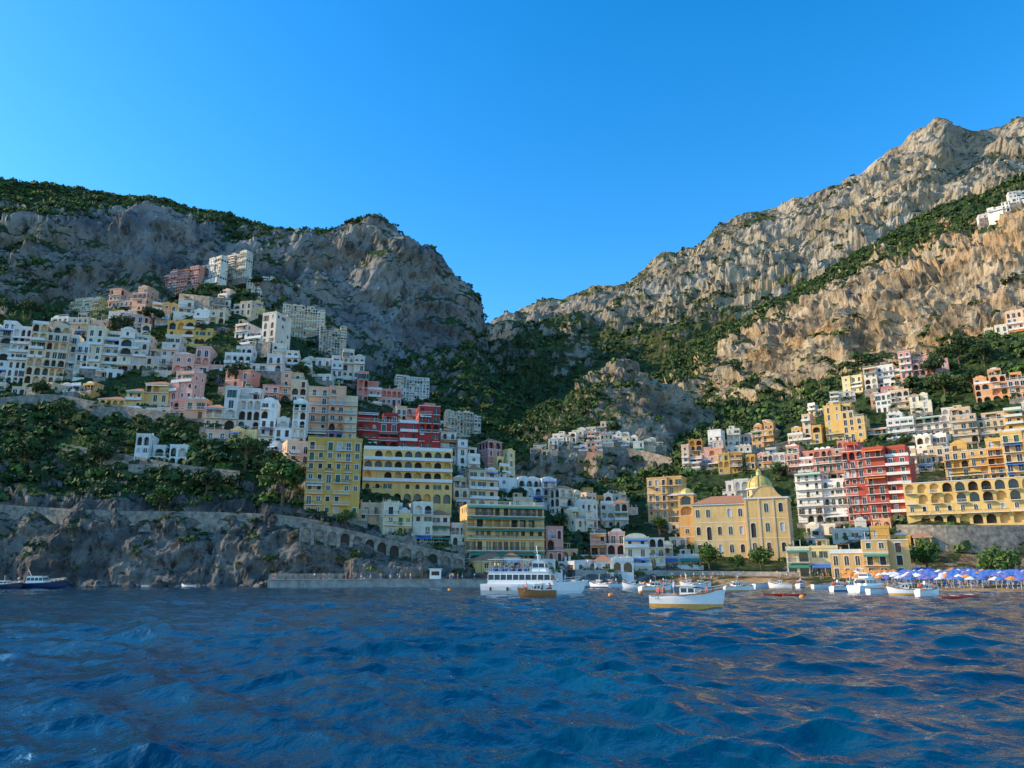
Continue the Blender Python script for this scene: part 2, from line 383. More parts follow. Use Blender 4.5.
def facade(mb,O,U,Nn,W,floors,fh,wm,o,rnd,front=True):
    O=Vector(O);U=Vector(U);Nn=Vector(Nn);Z=Vector((0,0,1))
    pt=lambda s,t,of: O+U*s+Z*t+Nn*of
    n=max(1,round(W/o['cw'])); 
    ws=[rnd.uniform(.8,1.2) if o.get('irr') else 1 for _ in range(n)]; sw=sum(ws); ed=[0]
    for x in ws: ed.append(ed[-1]+x/sw*W)
    shut=o['shut']
    for f in range(floors):
        t0=f*fh;t1=t0+fh
        typ=o['ft'][f] if front else ('win' if o['ft'][f]!='arch' or rnd.random()<.5 else 'arch')
        for c in range(n):
            s0=ed[c];s1=ed[c+1];cx=(s0+s1)/2;cw=s1-s0
            pm=rnd.choices([M['glass'],shut,M['curt'],M['dark']],[5,2,.7,2])[0]
            ty=typ
            if ty=='mix': ty=rnd.choice(['win','door'])
            if not front and rnd.random()<.35: ty='blank'
            if rnd.random()<.08: ty='blank'
            if ty=='blank' or cw<1.6:
                mb.face([pt(s0,t0,0),pt(s1,t0,0),pt(s1,t1,0),pt(s0,t1,0)],wm); continue
            if ty=='win':
                w=o['ww'];a0,a1=cx-w/2,cx+w/2;b0,b1=t0+fh*.3,t0+fh*.3+fh*.46
                opening(mb,pt,s0,s1,t0,t1,a0,a1,b0,b1,o['warch'],.22,wm,pm)
            elif ty=='door':
                w=o['ww']*1.15;a0,a1=cx-w/2,cx+w/2;b0,b1=t0+.04,t0+fh*.76
                opening(mb,pt,s0,s1,t0,t1,a0,a1,b0,b1,o['warch'],.25,wm,pm)
            else:
                w=cw*.74;a0,a1=cx-w/2,cx+w/2;b0,b1=t0+.04,t0+fh*.88
                opening(mb,pt,s0,s1,t0,t1,a0,a1,b0,b1,True,1.3 if front else .4,wm,wm if (front and rnd.random()<.4) else (M['dark'] if rnd.random()<.6 else M['glass']))
            if ty in('win','door'):
                if o['sur']:
                    e=.16
                    bx(mb,pt,a0-e,a0,b0,b1,0,.06,M['trim']);bx(mb,pt,a1,a1+e,b0,b1,0,.06,M['trim'])
                    bx(mb,pt,a0-e,a1+e,b1,b1+e*1.2,0,.07,M['trim'])
                elif pm is M['glass'] and rnd.random()<.45:
                    bx(mb,pt,a0-w*.48,a0-.02,b0,b1,0.0,.07,shut);bx(mb,pt,a1+.02,a1+w*.48,b0,b1,0,.07,shut)
                if pm is M['glass']:
                    bx(mb,pt,cx-.04,cx+.04,b0,b1,-.2,-.14,M['trim'],False)
                if ty=='win': bx(mb,pt,a0-.12,a1+.12,b0-.12,b0,0,.12,M['trim'])
        if front and f>0 and (o['bal'][f]):
            bd=o['bd']; full=o['fullb']
            if full: spans=[(0.02,W-.02)]
            else:
                spans=[]
                k=rnd.choice([1,2]) 
                for c in range(0,n,k+rnd.choice([0,1])):
                    spans.append((ed[c]+.25,ed[min(n,c+k)]-.25))
            for (a,b) in spans:
                bx(mb,pt,a,b,t0-.18,t0,0,bd,M['trim'])
                railing(mb,pt,a,b,t0,bd,o['rk'],M['trim'] if o['rk']=='solid' or rnd.random()<.3 else M['rail'])
                if rnd.random()<.35:
                    for _ in range(rnd.randint(1,3)):
                        q=pt(rnd.uniform(a,b),t0+.75,bd-.25); leafblob(mb,tuple(q),rnd.uniform(.3,.6),rnd.choice([M['leaf'],M['leafb']]),9,rnd)
            if (full and o['canopy'] and f==floors-1) or (o['awn'] and rnd.random()<.4) or rnd.random()<.08:
                m=o['awnm']; a,b=rnd.choice(spans)
                z=t0+fh*.86
                mb.face([pt(a+.2,z,.02),pt(b-.2,z,.02),pt(b-.2,z-.5,bd+.3),pt(a+.2,z-.5,bd+.3)],m)
                mb.face([pt(a+.2,z-.5,bd+.3),pt(b-.2,z-.5,bd+.3),pt(b-.2,z-.75,bd+.3),pt(a+.2,z-.75,bd+.3)],m)
        elif f>0 and o['course']:
            bx(mb,pt,0,W,t0-.1,t0+.1,0,.07,M['trim'])
def leafblob(mb,c,r,m,n=26,rnd=random,sz=.5):
    for _ in range(n):
        d=Vector((rnd.gauss(0,1),rnd.gauss(0,1),rnd.gauss(0,1))).normalized()
        p=Vector(c)+d*r*(.55+.45*rnd.random()); p.z=max(c[2]-r*.5,p.z)
        t=(d+Vector((rnd.uniform(-.8,.8),rnd.uniform(-.8,.8),rnd.uniform(-.3,.8)))).normalized()
        u=t.orthogonal().normalized(); v=t.cross(u); s=r*sz*(.6+.6*rnd.random())
        mb.face([p-u*s*.6-v*s*.3,p+u*s*.5-v*s*.5,p+u*s*.7+v*s*.4,p-u*s*.3+v*s*.6],m)
NB=[0]
def part(mb,rnd,w,d,floors,fh,col,o,rf,tr,found=True,awn=False):
    wm=WALL[col]; H=floors*fh; x0=-w/2
    facade(mb,(x0,0,0),(1,0,0),(0,-1,0),w,floors,fh,wm,o,rnd,True)
    facade(mb,(w/2,0,0),(0,1,0),(1,0,0),d,floors,fh,wm,o,rnd,False)
    facade(mb,(x0,d,0),(0,-1,0),(-1,0,0),d,floors,fh,wm,o,rnd,False)
    mb.face([(w/2,d,0),(x0,d,0),(x0,d,H),(w/2,d,H)],wm)
    base=M['stone'] if rnd.random()<.5 else wm
    if found: mb.box(x0+.01,w/2-.01,.01,d-.01,-9,-.003,base,True)
    if rf=='tile':
        e=.5; h=min(2.2,d*.25)
        a=[(x0-e,-e,H),(w/2+e,-e,H),(w/2+e,d+e,H),(x0-e,d+e,H)]
        r0=(x0+d*.35,d/2,H+h) if w>d else (x0+w*.4,d/2,H+h); r1=(-r0[0],d/2,H+h)
        mb.face([a[0],a[1],r1,r0],M['tile']);mb.face([a[1],a[2],r1],M['tile'])
        mb.face([a[2],a[3],r0,r1],M['tile']);mb.face([a[3],a[0],r0],M['tile'])
        mb.box(x0-e+.05,w/2+e-.05,-e+.05,d+e-.05,H-.2,H-.01,M['trim'])
    else:
        mb.face([(x0,0,H),(w/2,0,H),(w/2,d,H),(x0,d,H)],M['floor'])
        t=.22
        if rf=='deck':
            mb.box(x0-.12,w/2+.12,-.14,t,H-.16,H+.1,M['trim'])
            pt=lambda s,tt,of: Vector((x0+s,-of,H+.1+tt)); railing(mb,pt,0,w,0,0.05,o['rk'],M['trim'] if o['rk']=='solid' or rnd.random()<.4 else M['rail'])
            ph=.1
        else:
            ph=rnd.uniform(.4,1.0); pm=wm
            mb.box(x0-.08,w/2+.08,-.1,t,H-.12,H+ph,pm);mb.box(x0-.08,w/2+.08,d-t,d+.08,H-.12,H+ph,pm)
            mb.box(x0-.08,x0+t,t,d-t,H-.12,H+ph-.004,pm);mb.box(w/2-t,w/2+.08,t,d-t,H-.12,H+ph-.004,pm)
        if rf=='vault':
            n=rnd.choice([1,2,3]) if w>6 else 1; vw=(w-1)/n; m=WALL['white'] if rnd.random()<.6 else wm
            for i in range(n):
                cx=x0+.5+vw*(i+.5); K=7; rr=vw*.47; prev=None
                for k in range(K+1):
                    a=math.pi*k/K; p=(cx-rr*math.cos(a),H+.3+1.3*math.sin(a))
                    if prev: mb.face([(prev[0],.3,prev[1]),(p[0],.3,p[1]),(p[0],d-.3,p[1]),(prev[0],d-.3,prev[1])],m)
                    prev=p
                mb.face([(cx-rr*math.cos(math.pi*k/K),.3,H+.3+1.3*math.sin(math.pi*k/K)) for k in range(K+1)],m)
        else:
            if rf!='deck' and rnd.random()<.4 and w>7:
                bw=rnd.uniform(3,w*.5); bxx=rnd.uniform(x0+.6,w/2-bw-.6); bh=2.6
                mb.box(bxx,bxx+bw,d*.4,d-.5,H,H+bh,wm,False,M['floor'])
                mb.box(bxx+.5,bxx+1.5,d*.4-.03,d*.4+.1,H+.05,H+2.1,M['dark'],False)
            if rnd.random()<.35 and w>5:
                a=rnd.uniform(x0+.6,-.6); b=a+rnd.uniform(2,w*.45)
                for xx in (a,b):
                    for yy in (.6,d*.38): mb.box(xx-.07,xx+.07,yy-.07,yy+.07,H,H+2.5,M['trim'],False)
                mb.box(a-.3,b+.3,.4,d*.4-.1,H+2.5,H+2.6,rnd.choice([M['awnw'],M['awng'],M['leaf'],M['wood']]))
            if rnd.random()<.5:
                for _ in range(3): leafblob(mb,(rnd.uniform(x0+.8,w/2-.8),.7,H+ph+.1),rnd.uniform(.4,.9),M['leaf'],14,rnd)
        for _ in range(rnd.randint(0,2)):
            cx=rnd.uniform(x0+.6,w/2-.6); cy=rnd.uniform(d*.5,d-.6)
            mb.box(cx-.25,cx+.25,cy-.25,cy+.25,H,H+1.9,wm,False); mb.box(cx-.35,cx+.35,cy-.35,cy+.35,H+1.9,H+2.0,M['tile'])
    if tr:
        td=rnd.uniform(2,3.6); z=-.02; e=rnd.uniform(0,1.2)
        mb.box(x0-e,w/2+e,-td,-.02,-7,z,base if rnd.random()<.6 else M['stone'],False,M['floor'])
        pt=lambda s,t,of: Vector((x0-e+s,-of,z+t))
        railing(mb,pt,0,w+2*e,0,td,o['rk'],M['trim'] if o['rk']=='solid' or rnd.random()<.5 else M['rail'])
        if rnd.random()<.6:
            for _ in range(rnd.randint(2,7)): leafblob(mb,(rnd.uniform(x0,w/2),-td+.4,z+.7),rnd.uniform(.5,1.4),rnd.choice([M['leaf'],M['leafb'],M['leafd']]),20,rnd)
        if rnd.random()<.25 or awn:
            m=o['awnm']; a,b=x0+.4,w/2-.4
            mb.face([(a,-.05,fh*.85),(b,-.05,fh*.85),(b,-td,fh*.62),(a,-td,fh*.62)],m)
            mb.face([(a,-td,fh*.62),(b,-td,fh*.62),(b,-td,fh*.62-.3),(a,-td,fh*.62-.3)],m)
            for xx in (a,b,(a+b)/2): mb.box(xx-.05,xx+.05,-td+.05,-td+.15,z,fh*.62,M['trim'],False)
def building(name,P,yaw,w,d,floors,fh,col,seed,roof=None,arch=None,bal=None,terr=None,awn=None,warch=None,rk=None,canopy=None,awnm=None,solid=False):
    rnd=random.Random(seed); mb=MB()
    pa=.2 if arch is None else arch; pb=.6 if bal is None else bal
    def opts(c):
        ft=[]
        for f in range(14): ft.append('arch' if rnd.random()<pa else rnd.choice(['win','door','mix','door']))
        return dict(cw=rnd.uniform(2.5,3.9),ww=rnd.uniform(1.0,1.45),ft=ft,bal=[rnd.random()<pb for _ in range(14)],
          bd=rnd.uniform(.9,1.8),fullb=rnd.random()<.55,rk=rk or rnd.choice(['bars','bars','solid']),sur=(c not in('white','offwhite') and rnd.random()<.65),
          shut=rnd.choice([M['shutg'],M['shutb'],M['shutb'],M['shutg'],M['curt']]),course=rnd.random()<.5,irr=not solid,
          warch=(rnd.random()<.3) if warch is None else warch,canopy=rnd.random()<.35 if canopy is None else canopy,
          awn=rnd.random()<.12 if awn is None else awn,awnm=awnm or rnd.choice([M['awnw'],M['awnw'],M['awnb'],M['awng'],M['awno']]))
    if solid or w<8: segs=[(0,w,0,floors,col)]
    else:
        n=2 if w<15 else (3 if w<26 else 4); cuts=[rnd.uniform(.7,1.4) for _ in range(n)]; sc=w/sum(cuts); x=-w/2; segs=[]
        full=rnd.randrange(n)
        for i,c in enumerate(cuts):
            ww=c*sc; fl=floors if i==full else max(1,floors-rnd.choice([0,0,1,1,2]) if floors>2 else floors-rnd.choice([0,0,1]))
            near={'white':['white','offwhite'],'offwhite':['white','cream'],'cream':['offwhite','yellow'],'yellow':['yellow','cream'],'ochre':['ochre','yellow'],'peach':['cream','pink']}.get(col,[col])
            cc=col if rnd.random()<.65 else rnd.choice(near)
            segs.append((x+ww/2,ww-.02,rnd.uniform(-1.6,1.6) ,fl,cc)); x+=ww
    for (cx,ww,dy,fl,cc) in segs:
        o=opts(cc); n0=len(mb.v)
        tr=(rnd.random()<.5) if terr is None else terr
        pent=(not solid) and fl>=2 and rnd.random()<.4 and ww>5 and roof!='tile'
        rf=roof or rnd.choices(['flat','deck','vault','tile'],[5,2,1.5,1.3])[0]
        if pent:
            part(mb,rnd,ww,d,fl-1,fh,cc,o,'deck',tr,True,awn)
            n1=len(mb.v); w2=ww*rnd.uniform(.55,.9); o2=opts(cc)
            part(mb,rnd,w2,d-2.4,1,fh,cc,o2,rnd.choice(['flat','flat','vault']),False,False)
            mb.shift(n1,rnd.uniform(-.5,.5)*(ww-w2),2.2,(fl-1)*fh+.02)
        else: part(mb,rnd,ww,d,fl,fh,cc,o,rf,tr,True,awn)
        mb.shift(n0,cx,dy,0)
    NB[0]+=1
    return mb.obj(name,P,yaw)
def kindname(col,floors):
    return {'white':'white_house','offwhite':'white_house','cream':'cream_house','yellow':'yellow_house','ochre':'ochre_house','peach':'peach_house','pink':'pink_house','red':'red_house','darkred':'red_house','orange':'orange_house','stone':'stone_house','brown':'brown_house'}[col]
HERO=[]
L=lambda *a,**k: HERO.append((a,k))
L(-30,28,384,320,'white',14,arch=.5,roof='flat');L(24,60,384,324,'cream',18,arch=.6); L(56,84,378,336,'offwhite',14); L(84,130,372,330,'cream',12,arch=.3)
L(190,226,281,259,'white',-32,arch=.4,roof='flat',terr=True); L(214,250,279,253,'white',-26,roof='vault'); L(154,202,292,268,'red',-20,roof='flat',arch=.6,bal=.2)
L(60,104,318,298,'cream',-16,roof='flat'); L(102,150,313,288,'peach',-12); L(245,274,300,276,'offwhite',20)
L(165,212,346,322,'yellow',8,arch=.5); L(228,280,346,315,'white',-20,terr=True); L(280,324,340,306,'cream',12); L(318,346,356,326,'offwhite',18)
L(222,282,372,346,'white',6,arch=.6,bal=1); L(270,312,372,345,'cream',12); L(130,176,372,335,'offwhite',8); L(172,222,374,348,'pink',8)
L(100,165,410,382,'yellow',8,arch=.4,roof='tile'); L(205,258,430,388,'white',10,arch=.6); L(134,184,466,436,'white',10,arch=.7,roof='flat')
L(258,304,446,402,'white',10,arch=.6); L(304,358,516,440,'yellow',14,arch=.0,bal=1,roof='flat',awn=False,solid=True,rk='bars'); L(306,356,440,388,'peach',14,arch=.1,bal=1,roof='flat')
L(262,306,402,372,'peach',10); L(356,440,450,405,'darkred',14,bal=.9,roof='deck'); L(362,452,503,450,'yellow',12,arch=.6,bal=.9,roof='deck',solid=True)
L(440,480,472,432,'white',20); L(452,500,508,470,'cream',20); L(466,546,562,505,'ochre',16,arch=.5,bal=.9,awn=True,awnm=M['awng'],roof='deck',solid=True)
L(498,560,503,479,'white',20,arch=.5); L(545,580,562,528,'peach',14); L(575,626,566,533,'pink',-6,roof='deck')
L(394,430,404,377,'white',18); L(330,364,384,350,'offwhite',16); L(412,468,545,505,'offwhite',14); L(356,402,404,374,'pink',14)
L(446,482,440,412,'cream',24); L(395,440,430,402,'peach',18)
L(625,665,566,538,'cream',-6,awn=True); L(648,684,525,478,'ochre',-26,roof='flat',arch=0); L(722,764,500,481,'white',-30)
L(800,866,522,472,'white',-38,bal=1,rk='bars'); L(786,852,472,444,'red',-38,bal=1); L(850,914,522,440,'red',-38,bal=1,arch=.1,roof='flat')
L(914,1030,524,480,'yellow',-34,bal=.8,arch=.5,roof='deck',warch=True,solid=True); L(952,1040,482,440,'yellow',-36,bal=1,roof='deck'); L(1020,1090,520,430,'ochre',-36,bal=1)
L(868,962,438,412,'white',-36,arch=.4,bal=1,roof='deck'); L(958,1040,440,405,'cream',-36,bal=1,roof='deck')
L(980,1040,400,368,'orange',-32,roof='flat',arch=.4); L(826,866,440,404,'yellow',-38,bal=.5,arch=0); L(788,822,446,415,'yellow',-38)
L(902,948,376,350,'pink',-34); L(985,1040,336,312,'peach',-34); L(866,906,388,366,'offwhite',-38)
L(836,908,578,540,'ochre',-24,arch=.3,awn=True,roof='deck'); L(790,838,576,548,'cream',-22,arch=.4,awn=True); L(876,930,556,528,'yellow',-28)
L(662,700,568,545,'white',-8,awn=True); L(668,706,540,505,'cream',-24)
hboxes=[]
def place(pxl,pxr,base,top,col,yaw,seed,**k):
    pc=(pxl+pxr)/2; h=ground(pc,base)
    if h is None: return
    P=h[0]; dist=P.y; w=(pxr-pxl)/FPX*dist*CT*1.02
    w*=.98 if abs(yaw)>25 else 1
    Zt=sight(pc,top,dist)[2]; H=Zt-P.z
    fh=3.5; fl=max(1,round(H/fh)); fh=H/fl
    building(kindname(col,fl),(P.x,P.y,P.z),math.radians(yaw),w,min(11,max(6.5,w*.6)),fl,fh,col,seed,**k)
sd=100
for a,k in HERO:
    sd+=1; pxl,pxr,base,top,col,yaw=a
    place(pxl,pxr,base,top,col,yaw,sd,**k); hboxes.append((pxl,pxr,top,base))
def inpoly(x,y,p):
    c=False;n=len(p);j=n-1
    for i in range(n):
        if (p[i][1]>y)!=(p[j][1]>y) and x<(p[j][0]-p[i][0])*(y-p[i][1])/(p[j][1]-p[i][1])+p[i][0]: c=not c
        j=i
    return c
PL=[(-120,335),(60,322),(150,310),(255,303),(300,340),(340,368),(400,404),(450,432),(520,482),(600,524),(660,550),(660,575),(500,572),(470,562),(420,548),(370,528),(300,518),(294,462),(262,450),(200,440),(185,418),(100,416),(60,396),(-120,396)]
PR=[(590,512),(690,492),(692,460),(750,440),(830,408),(860,388),(892,378),(905,402),(960,418),(1024,408),(1120,400),(1120,524),(1024,530),(900,530),(905,548),(835,560),(790,572),(590,572)]
PM=[(528,462),(545,440),(600,430),(664,444),(674,462),(600,456)]
CHB=(690,800,474,562)
def fill(poly,ystep,cols,yawf,seed,hrange=(2,4),skip=.06,wr=(6,14),yj=12):
    rnd=random.Random(seed)
    ys=[p[1] for p in poly]; xs=[p[0] for p in poly]
    y=min(ys)
    while y<max(ys)+2:
        x=min(xs)+rnd.uniform(0,12)
        while x<max(xs):
            yy=y+rnd.uniform(-5,5)
            w=rnd.uniform(*wr)
            if not inpoly(x,yy,poly): x+=5; continue
            h=ground(x,yy)
            if h is None: x+=5; continue
            P=h[0]; wp=w*FPX/P.y
            fl=rnd.randint(*hrange); fh=rnd.uniform(3.0,3.5); hp=fl*fh*FPX/P.y
            bad=False
            for (a,b,t,bb) in hboxes+[CHB]:
                ox=min(x+wp/2,b)-max(x-wp/2,a)
                if ox>3 and bb-2>=yy-hp and t+2<yy:
                    if yy>bb:
                        lim=(yy-bb)*P.y/FPX+1.5
                        fl2=int(lim/fh)
                        if fl2<1: bad=True;break
                        fl=min(fl,fl2)
                    elif yy>t+3 and ox>wp*.35: bad=True;break
            if bad or rnd.random()<skip: x+=wp*.5+4; continue
            c=rnd.choices([q[0] for q in cols],[q[1] for q in cols])[0]
            building(kindname(c,fl),tuple(P),math.radians(yawf(x)+rnd.uniform(-yj,yj)),w,rnd.uniform(6,8.5),fl,fh,c,rnd.randint(0,10**6))
            x+=wp*rnd.uniform(.96,1.2)
        y+=ystep*rnd.uniform(.85,1.15)
fill(PL,12.5,[('white',4.2),('offwhite',4),('cream',4),('yellow',2.4),('peach',2.4),('pink',1.7),('ochre',1.6),('red',.6)],lambda x: 4+max(0,min(1,(x-250)/250))*14,11,(2,4),.06,(6,13),24)
fill(PR,12,[('white',4),('offwhite',4),('cream',4),('yellow',2.5),('peach',2.8),('pink',1.8),('ochre',1.6),('red',.9),('orange',.5)],lambda x: -10-max(0,min(1,(x-620)/200))*28,12,(2,4),.1)
fill(PM,9,[('white',3.5),('offwhite',4),('cream',4),('peach',2)],lambda x:-14,13,(1,2),.22,(5,10))
fill([(975,336),(1060,310),(1060,326),(975,345)],12,[('white',5),('peach',3)],lambda x:-30,14,(1,3),.1)
fill([(985,218),(1040,190),(1040,206),(985,226)],9,[('white',5)],lambda x:-30,15,(2,3),.1,(10,18))
print('buildings',NB[0],time.time()-T0)
# ---------------------------------------------------------------- church
def church():
    root=bpy.data.objects.new('domed_church',None); link(root)
    h=ground(745,558); P=h[0]; d=P.y; k=d/FPX
    root.location=(P.x,P.y,P.z); root.rotation_euler=(0,0,math.radians(-24))
    rnd=random.Random(5); wm=WALL['church']
    o=dict(cw=4.6,ww=1.5,ft=['win','mix','win'],bal=[0,0,0],bd=1,fullb=False,rk='bars',sur=True,shut=M['shutb'],course=True,warch=True,canopy=False,awn=False,awnm=M['awnw'])
    S=k
    W1=52*S; H1=52*S; W2=40*S; H2=56*S
    mb=MB()
    def block(x0,x1,y0,y1,floors,H,cw):
        o['cw']=cw
        facade(mb,(x0,y0,0),(1,0,0),(0,-1,0),x1-x0,floors,H/floors,wm,o,rnd,True)
        facade(mb,(x1,y0,0),(0,1,0),(1,0,0),y1-y0,floors,H/floors,wm,o,rnd,False)
        facade(mb,(x0,y1,0),(0,-1,0),(-1,0,0),y1-y0,floors,H/floors,wm,o,rnd,False)
        mb.face([(x1,y1,0),(x0,y1,0),(x0,y1,H),(x1,y1,H)],wm)
        mb.box(x0+.01,x1-.01,y0+.01,y1-.01,-8,-.003,wm)
        mb.box(x0-.4,x1+.4,y0-.4,y1+.4,H-.02,H+.5,M['trim'])
    xa=-48*S
    block(xa,xa+W1,0,16,3,H1,4.2)
    mb.obj('nave_walls',parent=root)
    mb2=MB(); e=.6; a=[(xa-e,-e,H1+.5),(xa+W1+e,-e,H1+.5),(xa+W1+e,16+e,H1+.5),(xa-e,16+e,H1+.5)]
    r0=(xa+6,8,H1+4);r1=(xa+W1-2,8,H1+4)
    for f in ([a[0],a[1],r1,r0],[a[1],a[2],r1],[a[2],a[3],r0,r1],[a[3],a[0],r0]): mb2.face(f,M['tile'])
    mb2.obj('nave_roof',parent=root)
    mb=MB(); xb=xa+W1+.02
    block(xb,xb+W2,-2,14,3,H2,5.4)
    for i in range(4):
        x=xb+W2*i/3; x=min(max(x,xb+.4),xb+W2-.4)
        mb.box(x-.3,x+.3,-2.22,-2.0,0,H2-.05,WALL['cream'],False)
    cx=xb+W2/2; K=14; prof=[]
    for i in range(K+1):
        t=-1+2*i/K; hh=4.2*(1-abs(t)**2)**.9 if abs(t)<.55 else 4.2*.68*(1-(abs(t)-.55)/.45)**1.6
        prof.append((cx+t*W2*.4,H2+.5+hh))
    mb.face([(cx-W2*.4,-2.2,H2+.48)]+[(p[0],-2.2,p[1]) for p in prof[1:-1]]+[(cx+W2*.4,-2.2,H2+.48)],wm)
    for i in range(K):
        p,q=prof[i],prof[i+1]
        mb.face([(p[0],-2.4,p[1]),(q[0],-2.4,q[1]),(q[0],-.6,q[1]),(p[0],-.6,p[1])],WALL['cream'])
        mb.face([(p[0],-2.4,p[1]-.25),(q[0],-2.4,q[1]-.25),(q[0],-2.4,q[1]),(p[0],-2.4,p[1])],WALL['cream'])
    mb.obj('facade_block',parent=root)
    mb=MB(); dx=cx-3; R=13*S; dy=12
    mb.box(dx-R,dx+R,dy-R,dy+R,H2-.1,H2+1.5,wm)
    z0=H2+1.5
    mb.cyl((dx,dy,z0),R,R,3.2,wm,8); mb.cyl((dx,dy,z0+3.2),R*1.08,R*1.08,.5,M['trim'],16)
    for i in range(8):
        a=2*math.pi*(i+.5)/8; c,s=math.cos(a),math.sin(a); rr=R*math.cos(math.pi/8)+.03
        p=Vector((dx+c*rr,dy+s*rr,z0+.7)); u=Vector((-s,c,0))*.8
        mb.face([p-u,p+u,p+u+Vector((0,0,2.0)),p-u+Vector((0,0,2.0))],M['glass'])
    mb.obj('dome_drum',parent=root)
    mb=MB(); z=z0+3.7
    mb.dome((dx,dy,z),R*1.0,R*1.05,M['dometile'],24,9)
    for i in range(8):
        a=2*math.pi*i/8; pr=None
        for j in range(8):
            e_=math.pi/2*j/7.5; q_=(dx+R*1.01*math.cos(e_)*math.cos(a),dy+R*1.01*math.cos(e_)*math.sin(a),z+R*1.06*math.sin(e_))
            if pr: mb.bar(pr,q_,.14,M['shutg'],4)
            pr=q_
    mb.obj('tiled_dome',parent=root,smooth=False)
    mb=MB(); zt=z+R*1.03; mb.cyl((dx,dy,zt),1.0,.9,1.6,wm,8); mb.cyl((dx,dy,zt+1.6),1.2,.1,1.1,M['dometile'],8)
    mb.box(dx-.08,dx+.08,dy-.08,dy+.08,zt+2.6,zt+4,M['rail']); mb.box(dx-.5,dx+.5,dy-.07,dy+.07,zt+3.4,zt+3.55,M['rail'])
    mb.obj('lantern_and_cross',parent=root)
    return root
church()
def campanile(px,base,top):
    P=ground(px,base)[0]; H=sight(px,top,P.y)[2]-P.z
    mb=MB(); rnd=random.Random(3); wm=WALL['ochre']; w=6.0
    o=dict(cw=5.9,ww=1.6,ft=['blank','win','win','arch','arch'],bal=[0]*5,bd=1,fullb=False,rk='bars',sur=True,shut=M['shutb'],course=True,warch=True,canopy=False,awn=False,awnm=M['awnw'])
    Hb=H*.86; fh=Hb/5
    for O,U,N in (((-3,-3,0),(1,0,0),(0,-1,0)),((3,-3,0),(0,1,0),(1,0,0)),((3,3,0),(-1,0,0),(0,1,0)),((-3,3,0),(0,-1,0),(-1,0,0))):
        facade(mb,O,U,N,w,5,fh,wm,o,rnd,True)
    mb.box(-3.3,3.3,-3.3,3.3,Hb,Hb+.5,M['trim']); mb.dome((0,0,Hb+.5),2.6,H*.1,M['dometile'],8,5); mb.box(-.06,.06,-.06,.06,H*.95,H*1.02,M['rail'])
    mb.box(-2.99,2.99,-2.99,2.99,-8,-.01,wm)
    mb.obj('bell_tower',tuple(P),math.radians(-24))
campanile(690,548,487)
# ---------------------------------------------------------------- walls & quay
def wall_line(name,pts,hgt,thick=1.0,mat=None,arches=False,cap=True,n=None):
    mat=mat or M['stone']; mb=MB(); P=[]
    for i in range(len(pts)-1):
        a,b=pts[i],pts[i+1]; m=max(1,int(abs(b[0]-a[0])/12))
        for j in range(m): 
            t=j/m; h=ground(a[0]+(b[0]-a[0])*t,a[1]+(b[1]-a[1])*t)
            if h: P.append(h[0])
    h=ground(*pts[-1]); 
    if h: P.append(h[0])
    Q=[p.copy() for p in P]
    for _ in range(4):
        for i in range(1,len(Q)-1): Q[i]=(Q[i-1]+Q[i]*2+Q[i+1])/4
    Q=[q+Vector((0,-.8,0)) for q in Q]
    for i in range(len(Q)-1):
        a,b=Q[i],Q[i+1]; u=(b-a); u.z=0; Ln=u.length; u.normalize(); nn=Vector((u.y,-u.x,0))
        zb=min(a.z,b.z)-5; za,zb2=a.z+hgt,b.z+hgt
        pt=lambda s,t,o: Vector((a.x,a.y,0))+u*s+nn*o+Vector((0,0,t+(zb2-za)*(s/Ln)*(1 if t>za-.01 else 0)))
        if arches and Ln>2:
            k=max(1,round(Ln/4.2))
            for j in range(k):
                s0=Ln*j/k;s1=Ln*(j+1)/k
                opening(mb,pt,s0,s1,zb,za,s0+.5,s1-.5,zb+.1,za-.9,True,.7,mat,M['dark'] if random.random()<.3 else mat)
        else: mb.face([pt(0,zb,0),pt(Ln,zb,0),pt(Ln,za,0),pt(0,za,0)],mat)
        mb.face([pt(0,za,0),pt(Ln,za,0),pt(Ln,za,-thick-3),pt(0,za,-thick-3)],M['floor'])
        if cap: bx(mb,pt,0,Ln,za+.02,za+.8,-.3,.05,mat)
    return mb.obj(name)
wall_line('stone_retaining_wall',[(178,312),(225,318),(275,322)],9)
wall_line('stone_retaining_wall',[(0,508),(60,512),(130,515),(200,515),(290,518),(330,526)],.2,arches=False)
wall_line('stone_retaining_wall',[(0,408),(60,402),(100,414),(180,424)],3)
wall_line('stone_retaining_wall',[(60,452),(120,462),(180,474),(240,480)],2)
wall_line('stone_retaining_wall',[(898,550),(960,552),(1060,552)],7.5,arches=False)
wall_line('stone_retaining_wall',[(700,470),(760,455),(820,440)],3,arches=True)
wall_line('stone_retaining_wall',[(300,535),(340,540),(400,556),(465,568)],3,arches=True)
wall_line('stone_retaining_wall',[(530,464),(570,452),(640,452),(672,464)],2.5)
wall_line('promenade_wall',[(575,574),(640,574),(720,575),(800,576)],1.2,mat=M['conc'],cap=False)
mb=MB()
pa=Vector(sight(268,575,200)[:2]+(0,)); pb=Vector(sight(500,575,218)[:2]+(0,))
u=(pb-pa).normalized(); Ln=(pb-pa).length; nn=Vector((u.y,-u.x,0))
pt=lambda s,t,o: pa+u*s+nn*o+Vector((0,0,t))
QZ=2.1
k=int(Ln/8)
for j in range(k):
    s0=Ln*j/k; s1=Ln*(j+1)/k
    bx(mb,pt,s0+.02,s1-.02,-3,QZ-.25+.05*(j%2),-13,0,M['conc'])
bx(mb,pt,0,Ln,QZ-.15,QZ,-13.2,.15,M['conc'])
bx(mb,pt,0,Ln*.6,QZ,QZ+1.5,-12.6,-11.6,M['stone'])
for j in range(0,k): 
    c=pt(Ln*(j+.5)/k,QZ,-.5); mb.cyl(tuple(c),.2,.25,.5,M['rail'],8)
mb.obj('stone_quay')
